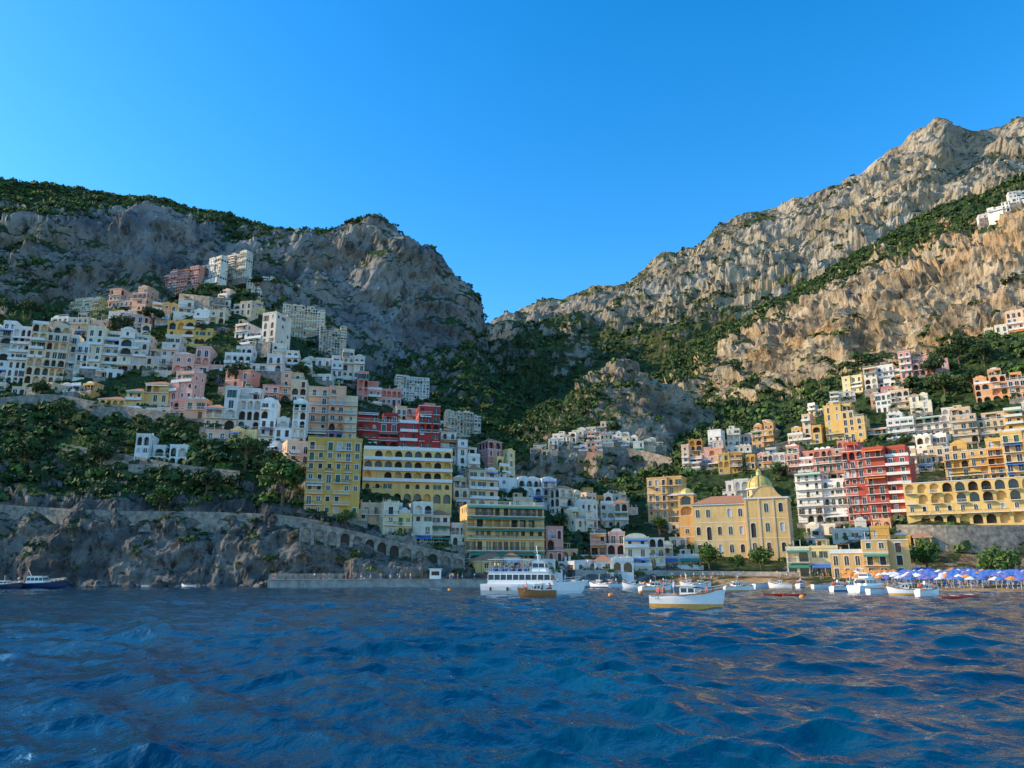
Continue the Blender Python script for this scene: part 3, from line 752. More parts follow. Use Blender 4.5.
mb=MB(); mb.box(-1.6,1.6,-1.4,1.4,0,2.7,M['trim']); mb.box(-1.9,1.9,-1.7,1.7,2.7,2.9,M['awnw']); mb.box(-1.1,1.1,-1.46,-1.39,1.0,2.1,M['dark']); mb.box(1.58,1.64,-.5,.5,0,2,M['shutb'])
kp=pt(Ln*.72,QZ,-5); mb.obj('ticket_kiosk',tuple(kp),.05)
def lamp(loc,h=6):
    mb=MB(); mb.cyl((0,0,0),.12,.06,h,M['rail'],8); mb.cyl((0,0,0),.2,.18,.5,M['rail'],8)
    mb.bar((0,0,h-.2),(.9,0,h+.15),.04,M['rail']); mb.box(.6,1.2,-.12,.12,h+.1,h+.22,M['rail'])
    mb.obj('street_lamp',loc,random.uniform(0,6))
for f in (.15,.35,.55,.8,.95): lamp(tuple(pt(Ln*f,QZ,-9)),5.5)
def rock(loc,r,seed):
    rs=random.Random(seed); mb=MB(); N=10; R_=6; g_=[]
    for i in range(R_+1):
        ph=math.pi*i/R_; rw=[]
        for j in range(N):
            th=2*math.pi*j/N; d=Vector((math.sin(ph)*math.cos(th),math.sin(ph)*math.sin(th),math.cos(ph)*.7))
            k=1+.55*noise.noise(d*1.7+Vector((seed*3.1,0,0))); rw.append(d*r*k)
        g_.append(rw)
    for i in range(R_):
        for j in range(N): mb.face([g_[i][j],g_[i+1][j],g_[i+1][(j+1)%N],g_[i][(j+1)%N]],mF)
    mb.obj('shore_boulder',loc,rs.uniform(0,6))
for i in range(34):
    px=random.uniform(-10,300); x,y,_=sight(px,575,random.uniform(204,211)); rock((x,y,random.uniform(-.6,.5)),random.uniform(.8,2.4),i)
# ---------------------------------------------------------------- foliage mass
def clump(n,sz,seed,flat=.8):
    r=np.random.RandomState(seed); d=r.normal(size=(n,3)); d/=np.linalg.norm(d,axis=1,keepdims=True)
    d[:,2]=np.abs(d[:,2])*.95-.25
    rad=.5+.55*r.rand(n,1); 
    for _ in range(4):
        c=r.normal(size=3);c/=np.linalg.norm(c); rad*=1+.35*np.clip(d@c,0,1)[:,None]**2
    p=d*rad; p[:,2]*=flat
    t=d+r.normal(size=(n,3))*.55; t[:,2]+=.25; t/=np.linalg.norm(t,axis=1,keepdims=True)
    a=np.cross(t,r.normal(size=(n,3))); a/=np.linalg.norm(a,axis=1,keepdims=True); b=np.cross(t,a)
    s=sz*(.5+.8*r.rand(n,1))
    return np.stack([p-a*s-b*s*.4,p+a*s*.3-b*s,p+a*s+b*s*.5,p-a*s*.4+b*s],1)
def scatter(name,land,dens,size,matn,nleaf,sz,seed,keep,flat=.8):
    V,F,vo,_=LAND[land]; r=np.random.RandomState(seed)
    q=V[F]; ar=.5*np.linalg.norm(np.cross(q[:,2]-q[:,0],q[:,3]-q[:,1]),axis=1); vg=vo[F].mean(1)
    nn_=np.cross(q[:,2]-q[:,0],q[:,3]-q[:,1]); nz=np.abs(nn_[:,2])/(np.linalg.norm(nn_,axis=1)+1e-9)
    N=int(ar.sum()*dens); idx=r.choice(len(F),N,p=ar/ar.sum())
    u=r.rand(N,1);v=r.rand(N,1); P=(q[idx,0]*(1-u)+q[idx,1]*u)*(1-v)+(q[idx,3]*(1-u)+q[idx,2]*u)*v
    K=[];SS=[]
    for i in range(N):
        x,y,z=P[i]
        if z<3: continue
        px,py=toview(x,y,z)
        if px<-140 or px>1170: continue
        kk=keep(px,py,vg[idx[i]]+.5*(nz[idx[i]]-.5),r.rand(),Vector((x,y,z)))
        if kk: K.append(P[i]); SS.append(kk)
    if not K: return
    K=np.array(K);SS=np.array(SS); n=len(K)
    base=[clump(nleaf,sz,seed*10+i,flat) for i in range(5)]
    ch=r.randint(0,5,n); ang=r.rand(n)*6.28; s=SS*size*(.45+.9*r.rand(n)**1.5)
    B=np.array(base)[ch]
    ca,sa=np.cos(ang)[:,None,None],np.sin(ang)[:,None,None]
    X=B[...,0]*ca-B[...,1]*sa; Y=B[...,0]*sa+B[...,1]*ca
    O=np.stack([X,Y,B[...,2]],-1)*s[:,None,None,None]+K[:,None,None,:]+np.array([0,0,.3])*s[:,None,None,None]
    Vv=O.reshape(-1,3); Ff=np.arange(len(Vv)).reshape(-1,4)
    mi=np.repeat(r.choice(3,n,p=[.5,.15,.35]),nleaf)
    me=np_mesh(name,Vv,Ff,[M[matn],M['leafb'],M['leafd']],False,mi)
    link(bpy.data.objects.new(name,me)); print(name,n)
def nz3(p,s): return noise.noise(p/s)
def kF(px,py,vg,rn,p):
    t=inpoly(px,py,PL)
    n=nz3(p,18)
    if t: return .65 if rn<.36+.4*n else 0
    if py>505: return .6 if rn<.14+.5*n else 0
    return 1.0 if rn<vg-.1+.7*n else 0
scatter('hillside_shrubs','headland_hill',.12,2.4,'leaf',44,.3,21,kF)
def kB(px,py,vg,rn,p):
    if p.z<7 : return 0
    t=inpoly(px,py,PR); n=nz3(p,35)+.5*nz3(p,12)
    if t: return .6 if rn<.28+.35*n else 0
    if p.y>450: 
        return .9 if rn<(vg-.45)*1.5+.8*n else 0
    return .8 if rn<vg*1.0+.6*n-.1 else 0
scatter('hillside_shrubs','right_hillside',.036,4.0,'leaf',26,.34,22,kB)
scatter('hillside_shrubs','valley_hill',.06,2.6,'leaf',24,.36,23,lambda px,py,vg,rn,p: (0 if inpoly(px,py+3,PM) else (1 if rn<vg-.1+.7*nz3(p,25) else 0)))
scatter('mountain_woodland','left_mountain',.017,4.8,'leaf',14,.42,24,lambda px,py,vg,rn,p: (1 if rn<(vg-.45)*1.5+.6*nz3(p,70) and (py<480) and p.y<1350 else 0))
scatter('mountain_woodland','far_mountain',.006,5.5,'leaf',12,.45,25,lambda px,py,vg,rn,p: (1 if rn<(vg-.4)*1.3+.7*nz3(p,90) else 0))
print('foliage',time.time()-T0)
# ---------------------------------------------------------------- individual trees
def tree(name,loc,h,r,seed,kind='broad',m='leaf'):
    rnd=random.Random(seed); mb=MB()
    th=h*(.62 if kind=='pine' else .4); cz=h*(.82 if kind=='pine' else .62)
    pts=[Vector((0,0,-1.5)),Vector((rnd.uniform(-.2,.2),rnd.uniform(-.2,.2),th*.5)),Vector((rnd.uniform(-.4,.4),rnd.uniform(-.4,.4),th))]
    r0=h*.035+.08
    mb.bar(pts[0],pts[1],r0,M['bark'],8,r0*.8); mb.bar(pts[1],pts[2],r0*.8,M['bark'],8,r0*.6)
    ends=[]
    for i in range(9):
        a=i*2.4+rnd.uniform(-.4,.4); rr=r*rnd.uniform(.35,.8); zz=cz+rnd.uniform(-.3,.35)*(r*(.35 if kind=='pine' else .9))
        e=Vector((rr*math.cos(a),rr*math.sin(a),zz)); mb.bar(pts[2]+(pts[1]-pts[2])*rnd.uniform(0,.5),e,r0*.4,M['bark'],5,r0*.12); ends.append(e)
    ends.append(Vector((0,0,cz+r*.5*(.4 if kind=='pine' else 1))))
    for e in ends:
        cr=r*rnd.uniform(.3,.52)
        for _ in range(130):
            d=Vector((rnd.gauss(0,1),rnd.gauss(0,1),rnd.gauss(0,1)*.75)).normalized()
            p=e+d*cr*(.4+.65*rnd.random()); 
            if kind=='pine': p.z=e.z+(p.z-e.z)*.55
            t=(d+Vector((rnd.gauss(0,.5),rnd.gauss(0,.5),rnd.gauss(0,.5)+.3))).normalized()
            u=t.orthogonal().normalized(); v=t.cross(u); s=r*rnd.uniform(.05,.1)
            mb.face([p-u*s,p-v*s,p+u*s,p+v*s],M[m] if rnd.random()<.7 else M['leafd'])
    return mb.obj(name,loc,rnd.uniform(0,6))
def tree_at(px,base,top,rp,seed,kind='broad',m='leaf',name='broadleaf_tree'):
    h=ground(px,base)
    if not h: return
    P=h[0]; H=sight(px,top,P.y)[2]-P.z
    tree(name,tuple(P),H,rp*P.y/FPX,seed,kind,m)
for i,t in enumerate([(282,505,456,24,'broad','leafb'),(245,470,430,12,'broad','leaf'),(160,512,486,14,'broad','leafb'),(205,500,462,14,'broad','leafd'),
  (710,572,544,13,'broad','leafb'),(762,572,546,12,'broad','leafb'),(738,572,556,8,'broad','leafb'),(928,574,540,17,'broad','leafb'),(1002,578,554,20,'broad','leafb'),(860,572,556,9,'broad','leaf'),
  (810,574,556,9,'broad','leafb'),(960,366,334,16,'broad','leafd'),(935,382,354,12,'broad','leafd'),(985,366,342,12,'broad','leafd'),(975,395,366,12,'broad','leafd'),(945,395,372,12,'broad','leaf'),
  (150,335,308,12,'pine','leafd'),(120,338,315,12,'broad','leafd'),(255,300,276,8,'pine','leafd'),(520,505,486,9,'broad','leafd'),(236,384,366,14,'broad','leafd'),(690,520,494,7,'broad','leafb'),
  (660,540,512,8,'broad','leafb'),(615,440,418,8,'broad','leaf'),(40,400,380,10,'broad','leafd'),(560,528,512,8,'broad','leaf'),(30,318,300,10,'broad','leafd'),(60,430,400,14,'broad','leaf'),(100,470,440,14,'broad','leafd'),(20,470,436,16,'broad','leaf'),
  (780,480,460,8,'broad','leafb'),(845,460,440,8,'broad','leaf'),(760,440,420,9,'broad','leafd'),(905,450,432,8,'broad','leaf'),(640,560,540,8,'broad','leafb'),(200,340,320,9,'broad','leafd'),(300,380,362,9,'broad','leaf'),(380,520,502,9,'broad','leaf'),(345,530,508,9,'broad','leafb')]):
    tree_at(t[0],t[1],t[2],t[3],500+i,t[4],t[5],'stone_pine' if t[4]=='pine' else 'broadleaf_tree')
# ---------------------------------------------------------------- people
def person_mesh(pose,shirt,short,name='person'):
    J={};E=[]
    def a(n,p,r,par=None):
        J[n]=(len(J),p,r)
        if par: E.append((J[par][0],J[n][0]))
    a('pel',(0,0,.95),.13); a('waist',(0,0,1.08),.12,'pel'); a('chest',(0,0,1.3),.15,'waist'); a('neck',(0,0,1.47),.06,'chest'); a('head0',(0,-.01,1.56),.085,'neck'); a('head1',(0,-.015,1.66),.095,'head0'); a('crown',(0,0,1.74),.06,'head1'); a('nose',(0,-.11,1.62),.018,'head1')
    for s,n in ((-1,'l'),(1,'r')):
        a('sh'+n,(s*.17,0,1.4),.06,'chest')
        if pose=='steer': el,wr,ha=(s*.26,-.12,1.2),(s*.2,-.36,1.15),(s*.2,-.44,1.17)
        elif pose=='wave' and s>0: el,wr,ha=(s*.38,0,1.5),(s*.42,-.05,1.75),(s*.43,-.05,1.84)
        else: el,wr,ha=(s*.25,.02,1.14),(s*.27,-.06,.9),(s*.27,-.08,.8)
        a('el'+n,el,.042,'sh'+n); a('wr'+n,wr,.03,'el'+n); a('ha'+n,ha,.035,'wr'+n); a('th'+n,(ha[0]-s*.04,ha[1]-.04,ha[2]+.02),.014,'wr'+n)
        a('hip'+n,(s*.1,0,.9),.095,'pel')
        if pose=='sit': kn,an,to=(s*.13,-.42,.9),(s*.13,-.46,.46),(s*.13,-.62,.42)
        elif pose=='walk': kn,an,to=(s*.1,-.12*s-.04,.5),(s*.1,.12*-s+.06,.09),(s*.1,-.12*s-.1,.04)
        else: kn,an,to=(s*.12,-.02,.5),(s*.13,.02,.08),(s*.14,-.15,.04)
        a('kn'+n,kn,.06,'hip'+n); a('an'+n,an,.042,'kn'+n); a('to'+n,to,.035,'an'+n)
    me=bpy.data.meshes.new('tmp'); vs=sorted(J.values()); me.from_pydata([v[1] for v in vs],E,[])
    o=bpy.data.objects.new('tmp',me); COL.objects.link(o)
    sk=o.modifiers.new('s','SKIN'); sub=o.modifiers.new('u','SUBSURF'); sub.levels=1; sub.render_levels=1
    for v,s in zip(vs,me.skin_vertices[0].data): s.radius=(v[2],v[2])
    me.skin_vertices[0].data[0].use_root=True
    dg=bpy.context.evaluated_depsgraph_get(); nm=bpy.data.meshes.new_from_object(o.evaluated_get(dg))
    bpy.data.objects.remove(o); nm.name=name
    nm.materials.clear()
    for m in (M['skin'],M[shirt],M[short],M['hair']): nm.materials.append(m)
    for p in nm.polygons:
        c=p.center; i=0
        if c.z>1.6 and (c.z>1.69 or c.y>-.01): i=3
        elif c.z>1.45: i=0
        elif 1.02<c.z<=1.47 and abs(c.x)<.215: i=1
        elif pose=='sit' and (.78<c.z<=1.02 and c.y>-.36): i=2
        elif pose!='sit' and .55<c.z<=1.02 and abs(c.x)<.215: i=2
        p.material_index=i; p.use_smooth=True
    return nm
PM_=[person_mesh('stand','c1','c4'),person_mesh('walk','c2','c1'),person_mesh('sit','c3','c4'),person_mesh('stand','c5','c2'),person_mesh('walk','skin','c3'),person_mesh('steer','c1','c2')]
def person(i,loc,yaw,parent=None):
    o=bpy.data.objects.new('person',PM_[i]); o.location=loc; o.rotation_euler=(0,0,yaw); link(o,parent); return o
for i in range(26):
    f=random.random(); person(random.choice([0,1,3,4]),tuple(pt(Ln*f,QZ,-random.uniform(1,9))),random.uniform(0,6))
for i in range(80):
    px=random.uniform(580,1040); h=ground(px,575+random.uniform(2,16) if px>830 else 576+random.uniform(0,4))
    if h and h[0].z>.3 and h[0].z<4.5: person(random.choice([0,1,3,4]),tuple(h[0]),random.uniform(0,6))
# ---------------------------------------------------------------- beach
def umb(m):
    mb=MB(); mb.cyl((0,0,-.3),.035,.035,2.5,M['trim'],6)
    K=8;R=1.15
    for k in range(K):
        a0=2*math.pi*k/K;a1=2*math.pi*(k+1)/K
        p0=(R*math.cos(a0),R*math.sin(a0),1.9);p1=(R*math.cos(a1),R*math.sin(a1),1.9)
        mb.face([p0,p1,(0,0,2.45)],m); mb.face([p0,(p0[0],p0[1],1.72),(p1[0],p1[1],1.72),p1],m)
    return mb.mesh('beach_umbrella')
UM=[umb(M['awnb']),umb(M['awno']),umb(M['awnw']),umb(M['awnp'])]
mb=MB(); mb.box(-.32,.32,-.9,.5,.28,.36,M['awnb']); mb.face([(-.32,.5,.36),(.32,.5,.36),(.32,1.0,.75),(-.32,1.0,.75)],M['awnb'])
for sx in(-.28,.28):
    for sy in(-.8,.4): mb.box(sx-.03,sx+.03,sy-.03,sy+.03,-.1,.28,M['trim'])
LM=mb.mesh('sun_lounger')
def put(me,name,x,y,yaw,dz=0):
    z=zat(x,y)
    if z<.4: return
    o=bpy.data.objects.new(name,me); o.location=(x,y,z+dz); o.rotation_euler=(random.uniform(-.06,.06),random.uniform(-.06,.06),yaw); link(o)
def shore(x):
    return np.interp(x,[760,840,920,1024,1180],[216,186,158,136,112])
for r_ in range(11):
    for c_ in range(46):
        px=845+c_*6.0+random.uniform(-1.8,1.8)
        d0=shore(px)+10+r_*5.2+random.uniform(-1.2,1.2)
        if d0>228: continue
        if random.random()<.32: continue
        x,y,_=sight(px,578,d0)
        ci=1 if px<890+random.uniform(-8,8) else (random.choice([0,3,3,2]) if px<950 else random.choice([0,0,3]))
        if random.random()<.18: ci=random.choice([1,2,2])
        put(UM[ci],'beach_umbrella',x,y,random.random())
        if c_%2==0: put(LM,'sun_lounger',x+1.1,y-.6,.4+random.uniform(-.2,.2))
# ---------------------------------------------------------------- boats
def hull(mb,L,B,H,top,bot,deck,sheer=.35,n=18,stern=.82,deckz=-.12,split=2):
    S=[]
    for i in range(n+1):
        t=i/n; x=-L/2+L*t; u=max(0,(t-.35)/.65); b=B/2*(1-u**2.4)**.8 if u>0 else B/2*(stern+(1-stern)*min(1,t/.35))
        b=max(b,.02); g=H*(1+sheer*u**2+.06*(1-t)); rake=.1*L*u**6
        S.append([(x,0,-.45*H*(1-u**4)),(x+rake*.2,b*.72,-.05*H),(x+rake*.5,b*.9,.38*H),(x+rake*.8,b*.98,g*.78),(x+rake,b,g)])
    for i in range(n):
        a,c=S[i],S[i+1]
        for j in range(4):
            m=bot if j<split else (top if j<3 else deck[1])
            mb.face([a[j],c[j],c[j+1],a[j+1]],m)
            f=lambda p:(p[0],-p[1],p[2])
            mb.face([f(a[j]),f(a[j+1]),f(c[j+1]),f(c[j])],m)
        z=deckz
        q=lambda p,s:(p[4][0],s*p[4][1]*.93,p[4][2]+z)
        mb.face([q(a,-1),q(c,-1),q(c,1),q(a,1)],deck[0])
        for s in(-1,1):
            mb.face([(a[4][0],s*a[4][1],a[4][2]),(c[4][0],s*c[4][1],c[4][2]),q(c,s),q(a,s)],deck[1])
    a=S[0]; mb.face([(p[0],-p[1],p[2]) for p in reversed(a[1:])]+[a[0]]+[p for p in a[1:]],top)
def cabin(mb,x0,x1,w,z0,z1,m,win,slope=.5,wtop=.9):
    h=z1-z0; lv=[(0,0),(.38,.12),(.8,.35),(1,.42)]
    ring=[]
    for t,s in lv:
        ww=w/2*(1-(1-wtop)*t); ring.append([(x0+slope*.3*s,-ww,z0+h*t),(x1-slope*s*2,-ww,z0+h*t),(x1-slope*s*2,ww,z0+h*t),(x0+slope*.3*s,ww,z0+h*t)])
    for i in range(3):
        for k in range(4): mb.face([ring[i][k],ring[i][(k+1)%4],ring[i+1][(k+1)%4],ring[i+1][k]],win if i==1 else m)
    mb.face(ring[3],m)
    n=max(2,int((x1-x0)/1.1))
    for i in range(n+1):
        x=x0+(x1-x0-slope*.6)*i/n+.1
        for s in (-1,1):
            yy=s*w/2*.985; mb.box(x-.06,x+.06,min(yy,yy*.93),max(yy,yy*.93)+.0,z0+h*.36,z0+h*.82,m)
    mb.box(x0-.3,x1-slope*.7+.2,-w/2*wtop-.15,w/2*wtop+.15,z1,z1+.08,m)
def rails(mb,pts,h,m,step=1.0):
    for a,b in zip(pts[:-1],pts[1:]):
        a=Vector(a);b=Vector(b);n=max(1,int((b-a).length/step))
        for k in (1,.55): mb.bar(a+Vector((0,0,h*k)),b+Vector((0,0,h*k)),.03,m)
        for i in range(n+1):
            p=a+(b-a)*i/n; mb.bar(p,p+Vector((0,0,h)),.03,m)
def ferry():
    root=link(bpy.data.objects.new('passenger_ferry',None)); x,y,_=sight(530,575,134); root.location=(x,y,0); root.rotation_euler=(0,0,math.radians(-14))
    mb=MB(); hull(mb,17,4.8,1.6,M['gel'],M['gel'],(M['floor'],M['gel']),.45,split=1); mb.obj('hull',parent=root,smooth=False)
    mb=MB(); cabin(mb,-7.2,4.6,4.0,1.55,3.7,M['gel'],M['glass'],1.2); mb.obj('main_saloon',parent=root)
    mb=MB(); cabin(mb,.6,3.2,2.6,3.8,5.5,M['gel'],M['glass'],.7); mb.obj('wheelhouse',parent=root)
    mb=MB(); rails(mb,[(.4,-1.9,3.8),(-7.4,-1.9,3.8),(-7.4,1.9,3.8),(.4,1.9,3.8)],1.0,M['steel'])
    rails(mb,[(4.5,-1.7,1.75),(7.3,-.9,2.0),(8.8,0,2.15),(7.3,.9,2.0),(4.5,1.7,1.75)],.8,M['steel'])
    for xx in(-6.8,-3.4,0): 
        for yy in(-1.7,1.7): mb.bar((xx,yy,3.8),(xx,yy,5.8),.04,M['steel'])
    mb.obj('deck_rails',parent=root)
    mb=MB(); mb.box(-7.2,.4,-1.9,1.9,5.8,5.9,M['awnw']); mb.obj('sun_canopy',parent=root)
    mb=MB(); mb.bar((1.5,0,5.5),(1.2,0,8.2),.07,M['gel']); mb.bar((.9,-.6,7),(.9,.6,7),.04,M['gel']); mb.box(1.1,1.7,-.3,.3,6.5,6.65,M['gel']); mb.bar((-7.6,0,2),(-8.6,0,4),.03,M['wood']); mb.obj('mast',parent=root)
    mb=MB()
    for i in range(4): mb.cyl((-6.5+i*3,-2.42,.55),.2,.2,.6,M['rubber'],8)
    for i in range(5): mb.box(-6.6+i*1.4,-6.0+i*1.4,-1.5,1.5,3.8,4.25,M['awnb'])
    mb.obj('fenders_and_benches',parent=root)
    for i in range(12): person(random.choice([0,2,3]),(-6.6+i*.62,random.uniform(-1.5,1.3),3.8),random.uniform(0,6),root)
    person(5,(6.2,.3,1.72),1.57,root)
ferry()
def yacht(px,d,yaw,L_=11,name='motor_yacht'):
    root=link(bpy.data.objects.new(name,None)); x,y,_=sight(px,575,d); root.location=(x,y,0); root.rotation_euler=(0,0,yaw)
    mb=MB(); hull(mb,L_,3.4,1.3,M['gel'],M['gel'],(M['floor'],M['gel']),.4,split=1); mb.obj('hull',parent=root)
    mb=MB(); cabin(mb,-L_*.25,L_*.22,2.5,1.2,2.6,M['gel'],M['glass'],1.5); mb.obj('cabin',parent=root)
    mb=MB(); cabin(mb,-L_*.12,L_*.06,2.0,2.7,3.5,M['gel'],M['glass'],.8); mb.bar((-L_*.1,0,3.5),(-L_*.16,0,4.9),.04,M['gel']); mb.bar((-L_*.16,-.5,4.3),(-L_*.16,.5,4.3),.04,M['gel']); mb.obj('flybridge',parent=root)
    mb=MB(); rails(mb,[(L_*.2,-1.25,1.45),(L_*.4,-.7,1.65),(L_*.52,0,1.75),(L_*.4,.7,1.65),(L_*.2,1.25,1.45)],.6,M['steel']); mb.obj('bow_rail',parent=root)
    person(0,(-L_*.36,.2,1.15),1.0,root)
yacht(548,150,math.radians(-10),11); yacht(866,140,math.radians(30),8); 
def gozzo(px,d,yaw,name,L_=7,top='gel',low='gold',crew=True,cab=True,dark=False,K=1.0,split=2):
    root=link(bpy.data.objects.new(name,None)); x,y,_=sight(px,575,d); root.location=(x,y,0); root.rotation_euler=(0,0,yaw)
    B=L_*.33; H=.95*K
    mb=MB(); hull(mb,L_,B,H,M[top],M[low],(M['wood'],M[top]),.5,stern=.75,split=split); 
    for s in(-1,1):
        mb.bar((-L_*.5,s*B*.42,H*1.07),(L_*.0,s*B*.51,H*1.05),.06,M['wood']); mb.bar((0,s*B*.51,H*1.05),(L_*.3,s*B*.38,H*1.2),.06,M['wood']); mb.bar((L_*.3,s*B*.38,H*1.2),(L_*.56,0,H*1.5),.06,M['wood'])
    mb.obj('hull',parent=root)
    if cab:
        mb=MB(); cabin(mb,-L_*.06,L_*.2,B*.62,H*.95,H*.95+.95,M['gel'],M['glass'],.6); 
        mb.box(-L_*.42,-L_*.12,-B*.34,B*.34,H*.9,H*.9+.28,M['awnw']); mb.obj('cabin_and_sunbed',parent=root)
        mb=MB(); rails(mb,[(L_*.2,-B*.36,H*1.15),(L_*.42,-B*.2,H*1.3),(L_*.56,0,H*1.45),(L_*.42,B*.2,H*1.3),(L_*.2,B*.36,H*1.15)],.5,M['steel'],.6)
        mb.bar((L_*.05,0,H+.9),(L_*.03,0,H+2.2),.03,M['steel']); mb.obj('bow_rail_and_mast',parent=root)
    if crew:
        person(5,(-L_*.14,-.2,H*.85),1.57,root); person(2,(-L_*.3,.35,H*.42),1.2,root); person(2,(-L_*.36,-.45,H*.42),-.4,root); person(2,(L_*.33,.1,H*.45),1.9,root)
    return root
gozzo(683,76,math.radians(-18),'wooden_motor_boat',6.7,K=1.3,split=2)
gozzo(654,150,math.radians(20),'wooden_motor_boat',6.5,crew=True)
gozzo(538,112,math.radians(190),'wooden_motor_boat',5.2,'wood','wood')
def navyboat():
    root=link(bpy.data.objects.new('patrol_boat',None)); x,y,_=sight(36,575,190); root.location=(x,y,0); root.rotation_euler=(0,0,math.radians(4))
    mb=MB(); hull(mb,14,3.8,1.2,M['navy'],M['navy'],(M['floor'],M['navy']),.5); mb.obj('hull',parent=root)
    mb=MB(); cabin(mb,-1.5,3.2,2.8,1.2,2.9,M['gel'],M['glass'],1.4); mb.bar((-1,0,2.9),(-2,0,4.6),.06,M['gel']); mb.bar((-1.8,-.7,4),(-1.8,.7,4),.05,M['gel']); mb.bar((-1.4,0,3.0),(-2.6,0,3.4),.05,M['redp']); mb.obj('cabin',parent=root)
    mb=MB(); rails(mb,[(3,-1.5,1.4),(6,-.8,1.7),(7.4,0,1.9),(6,.8,1.7),(3,1.5,1.4)],.7,M['steel']); mb.obj('bow_rail',parent=root)
    person(0,(-4,0,1.15),1,root); person(3,(-3,.6,1.15),2,root)
navyboat()
gozzo(4,185,0.1,'motor_boat',8,'navy','navy',True)
for i,(px,d,yw) in enumerate([(150,203,.1),(190,201,3),(585,200,.4),(600,195,2.5),(618,205,.3),(634,190,3),(735,150,.2),(742,165,2.9),(838,150,.5),(850,168,3.4),(880,128,.2),(905,124,2.8),(925,118,.4),(820,185,.3),(700,190,.1),(575,180,.7),(560,210,.2),(598,212,1.0),(610,216,.6),(646,208,2.0),(665,214,.2),(690,216,2.8),(760,200,.5),(780,196,2.7),(800,192,.9)]):
    small=i<2
    gozzo(px,d,yw,'moored_dinghy',3.6 if small else random.uniform(4.4,5.8),'gel',random.choice(['gel','gel','antif','gold']),crew=(i%4==0 and not small),cab=(i%3!=1 and not small),K=.7 if small else 1)
def kayak(px,d,yaw):
    mb=MB(); hull(mb,3.6,.75,.28,M['redp'],M['redp'],(M['redp'],M['redp']),.4,stern=.3,deckz=-.03); mb.cyl((0,0,.22),.25,.25,.1,M['rubber'],10); mb.bar((-.3,-1,.45),(.3,1,.45),.02,M['trim'])
    x,y,_=sight(px,575,d); mb.obj('kayak',(x,y,0.02),yaw)
for px,d,yw in [(772,120,.2),(783,122,2.9),(792,119,.1),(720,128,.4),(965,112,.3),(950,106,.1)]: kayak(px,d,yw)
def buoy(px,d):
    mb=MB(); mb.cyl((0,0,-.2),.35,.42,.4,M['awno'],10); mb.dome((0,0,.2),.42,.3,M['awno'],10,3); x,y,_=sight(px,575,d); mb.obj('mooring_buoy',(x,y,0))
for px,d in [(610,120),(640,140),(800,110),(700,150),(450,160)]: buoy(px,d)
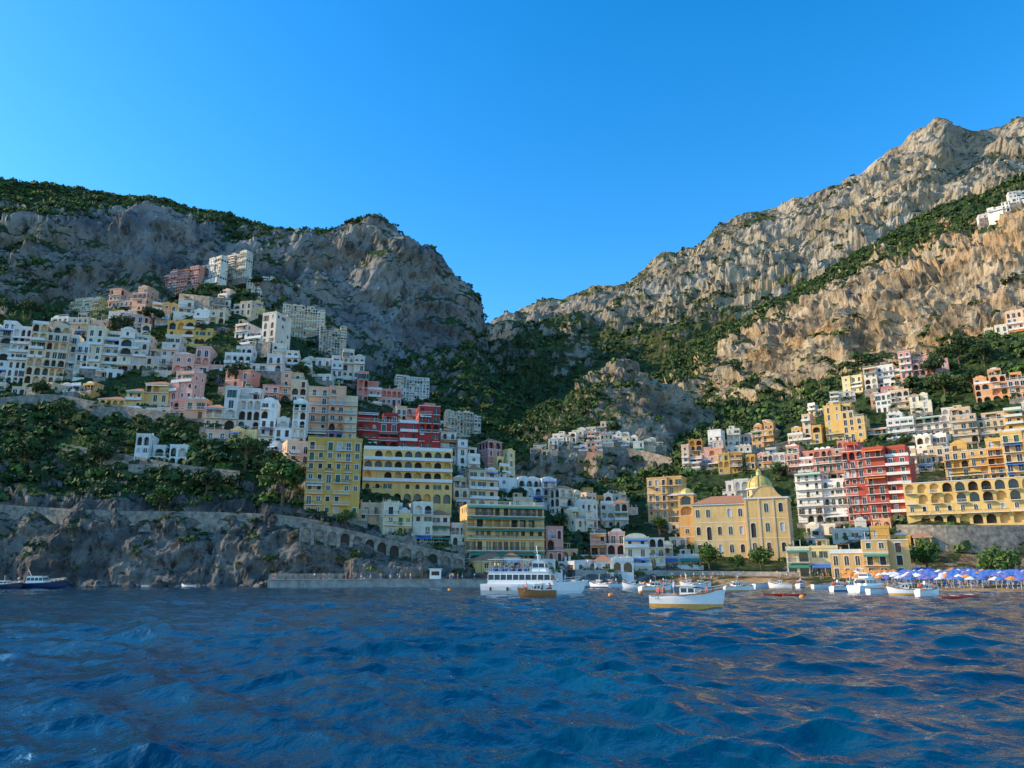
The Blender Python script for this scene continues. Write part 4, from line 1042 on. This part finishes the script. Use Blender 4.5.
# ---------------------------------------------------------------- water
def water():
    th=np.concatenate([np.radians(np.linspace(-180,-46,40)),np.radians(np.arange(-45,45.01,.15)),np.radians(np.linspace(46,180,40))])
    r=[1.0]
    while r[-1]<9000: r.append(r[-1]*(1.0072 if 8<r[-1]<420 else 1.05))
    r=np.array(r); TH,RR=np.meshgrid(th,r); X=RR*np.sin(TH);Y=RR*np.cos(TH)
    sp=RR*.0072
    rs=np.random.RandomState(3); Zz=np.zeros_like(X);DX=np.zeros_like(X);DY=np.zeros_like(X)
    for i in range(90):
        lam=.32*(20**(i/89.)); a=math.radians(rs.normal(68,40)); kx,ky=math.cos(a),math.sin(a); k=2*math.pi/lam
        amp=lam*(.0078 if lam<1.0 else (.0105 if lam<3.2 else .0068))
        w=np.clip((lam/sp-1.9)/1.8,0,1); ph=rs.rand()*6.28
        A=k*(kx*X+ky*Y)+ph; g=.65+.7*np.sin(.23*X*kx+.17*Y+ph*3)
        Zz+=amp*g*w*np.sin(A); DX+=kx*amp*g*w*np.cos(A)*.85; DY+=ky*amp*g*w*np.cos(A)*.85
    fade=np.clip(1-(np.abs(TH)-math.radians(44))/math.radians(4),0,1)
    X=X+DX*fade;Y=Y+DY*fade;Zz*=fade
    V=np.stack([X,Y,Zz],-1).reshape(-1,3); n,m=X.shape; idx=np.arange(n*m).reshape(n,m)
    F=np.stack([idx[:-1,:-1],idx[:-1,1:],idx[1:,1:],idx[1:,:-1]],-1).reshape(-1,4)
    F=F[:,::-1]
    g=G('sea_water'); pos=g.n('NewGeometry').outputs['Position']
    mp=g.n('Mapping',None,Vector=pos,Scale=(1,.8,1)).outputs[0]
    n1=g.noise(mp,2.2,4,.55); n3=g.noise(pos,.06,4,.55)
    bn=g.n('Bump',None,Strength=.8,Distance=.13,Height=n1)
    col=g.mix(g.mr(n3,.35,.65),(.0,.028,.07),(.0,.055,.11))
    g.put(g.b.inputs['Base Color'],col); g.b.inputs['Roughness'].default_value=.02; g.b.inputs['IOR'].default_value=1.34
    g.put(g.b.inputs['Normal'],bn.outputs[0])
    me=np_mesh('sea_water',V,F,[g.m],True)
    link(bpy.data.objects.new('sea_water',me))
water()
# ---------------------------------------------------------------- light
SE=math.radians(28); az=math.radians(-88)
S=Vector((math.sin(az)*math.cos(SE),math.cos(az)*math.cos(SE),math.sin(SE)))
sun=bpy.data.lights.new('sun','SUN'); sun.energy=5.0; sun.angle=math.radians(.5); sun.color=(1,.8,.5)
so=link(bpy.data.objects.new('sun',sun)); so.rotation_euler=S.to_track_quat('Z','Y').to_euler(); so.location=(-300,0,400)
w=bpy.data.worlds.new('World'); scene.world=w; w.use_nodes=True; nt=w.node_tree
sky=nt.nodes.new('ShaderNodeTexSky'); sky.sky_type='NISHITA'; sky.sun_disc=False; sky.sun_elevation=SE; sky.sun_rotation=az
sky.ozone_density=2.0; sky.air_density=1.0; sky.dust_density=.3
hs=nt.nodes.new('ShaderNodeHueSaturation'); hs.inputs['Saturation'].default_value=1.44; hs.inputs['Value'].default_value=2.2
nt.links.new(sky.outputs[0],hs.inputs['Color'])
bg=nt.nodes['Background']; bg.inputs[1].default_value=.15
nt.links.new(hs.outputs[0],bg.inputs[0])
cam=bpy.data.cameras.new('camera'); cam.sensor_width=36; cam.lens=FPX*36/1024; cam.clip_end=30000; cam.clip_start=.1
co=link(bpy.data.objects.new('camera',cam)); co.location=CAM; co.rotation_euler=(math.pi/2+PITCH,0,0)
scene.camera=co
scene.view_settings.view_transform='Standard'; scene.view_settings.look='None'; scene.view_settings.exposure=0
print('done',time.time()-T0,'objects',len(bpy.data.objects))
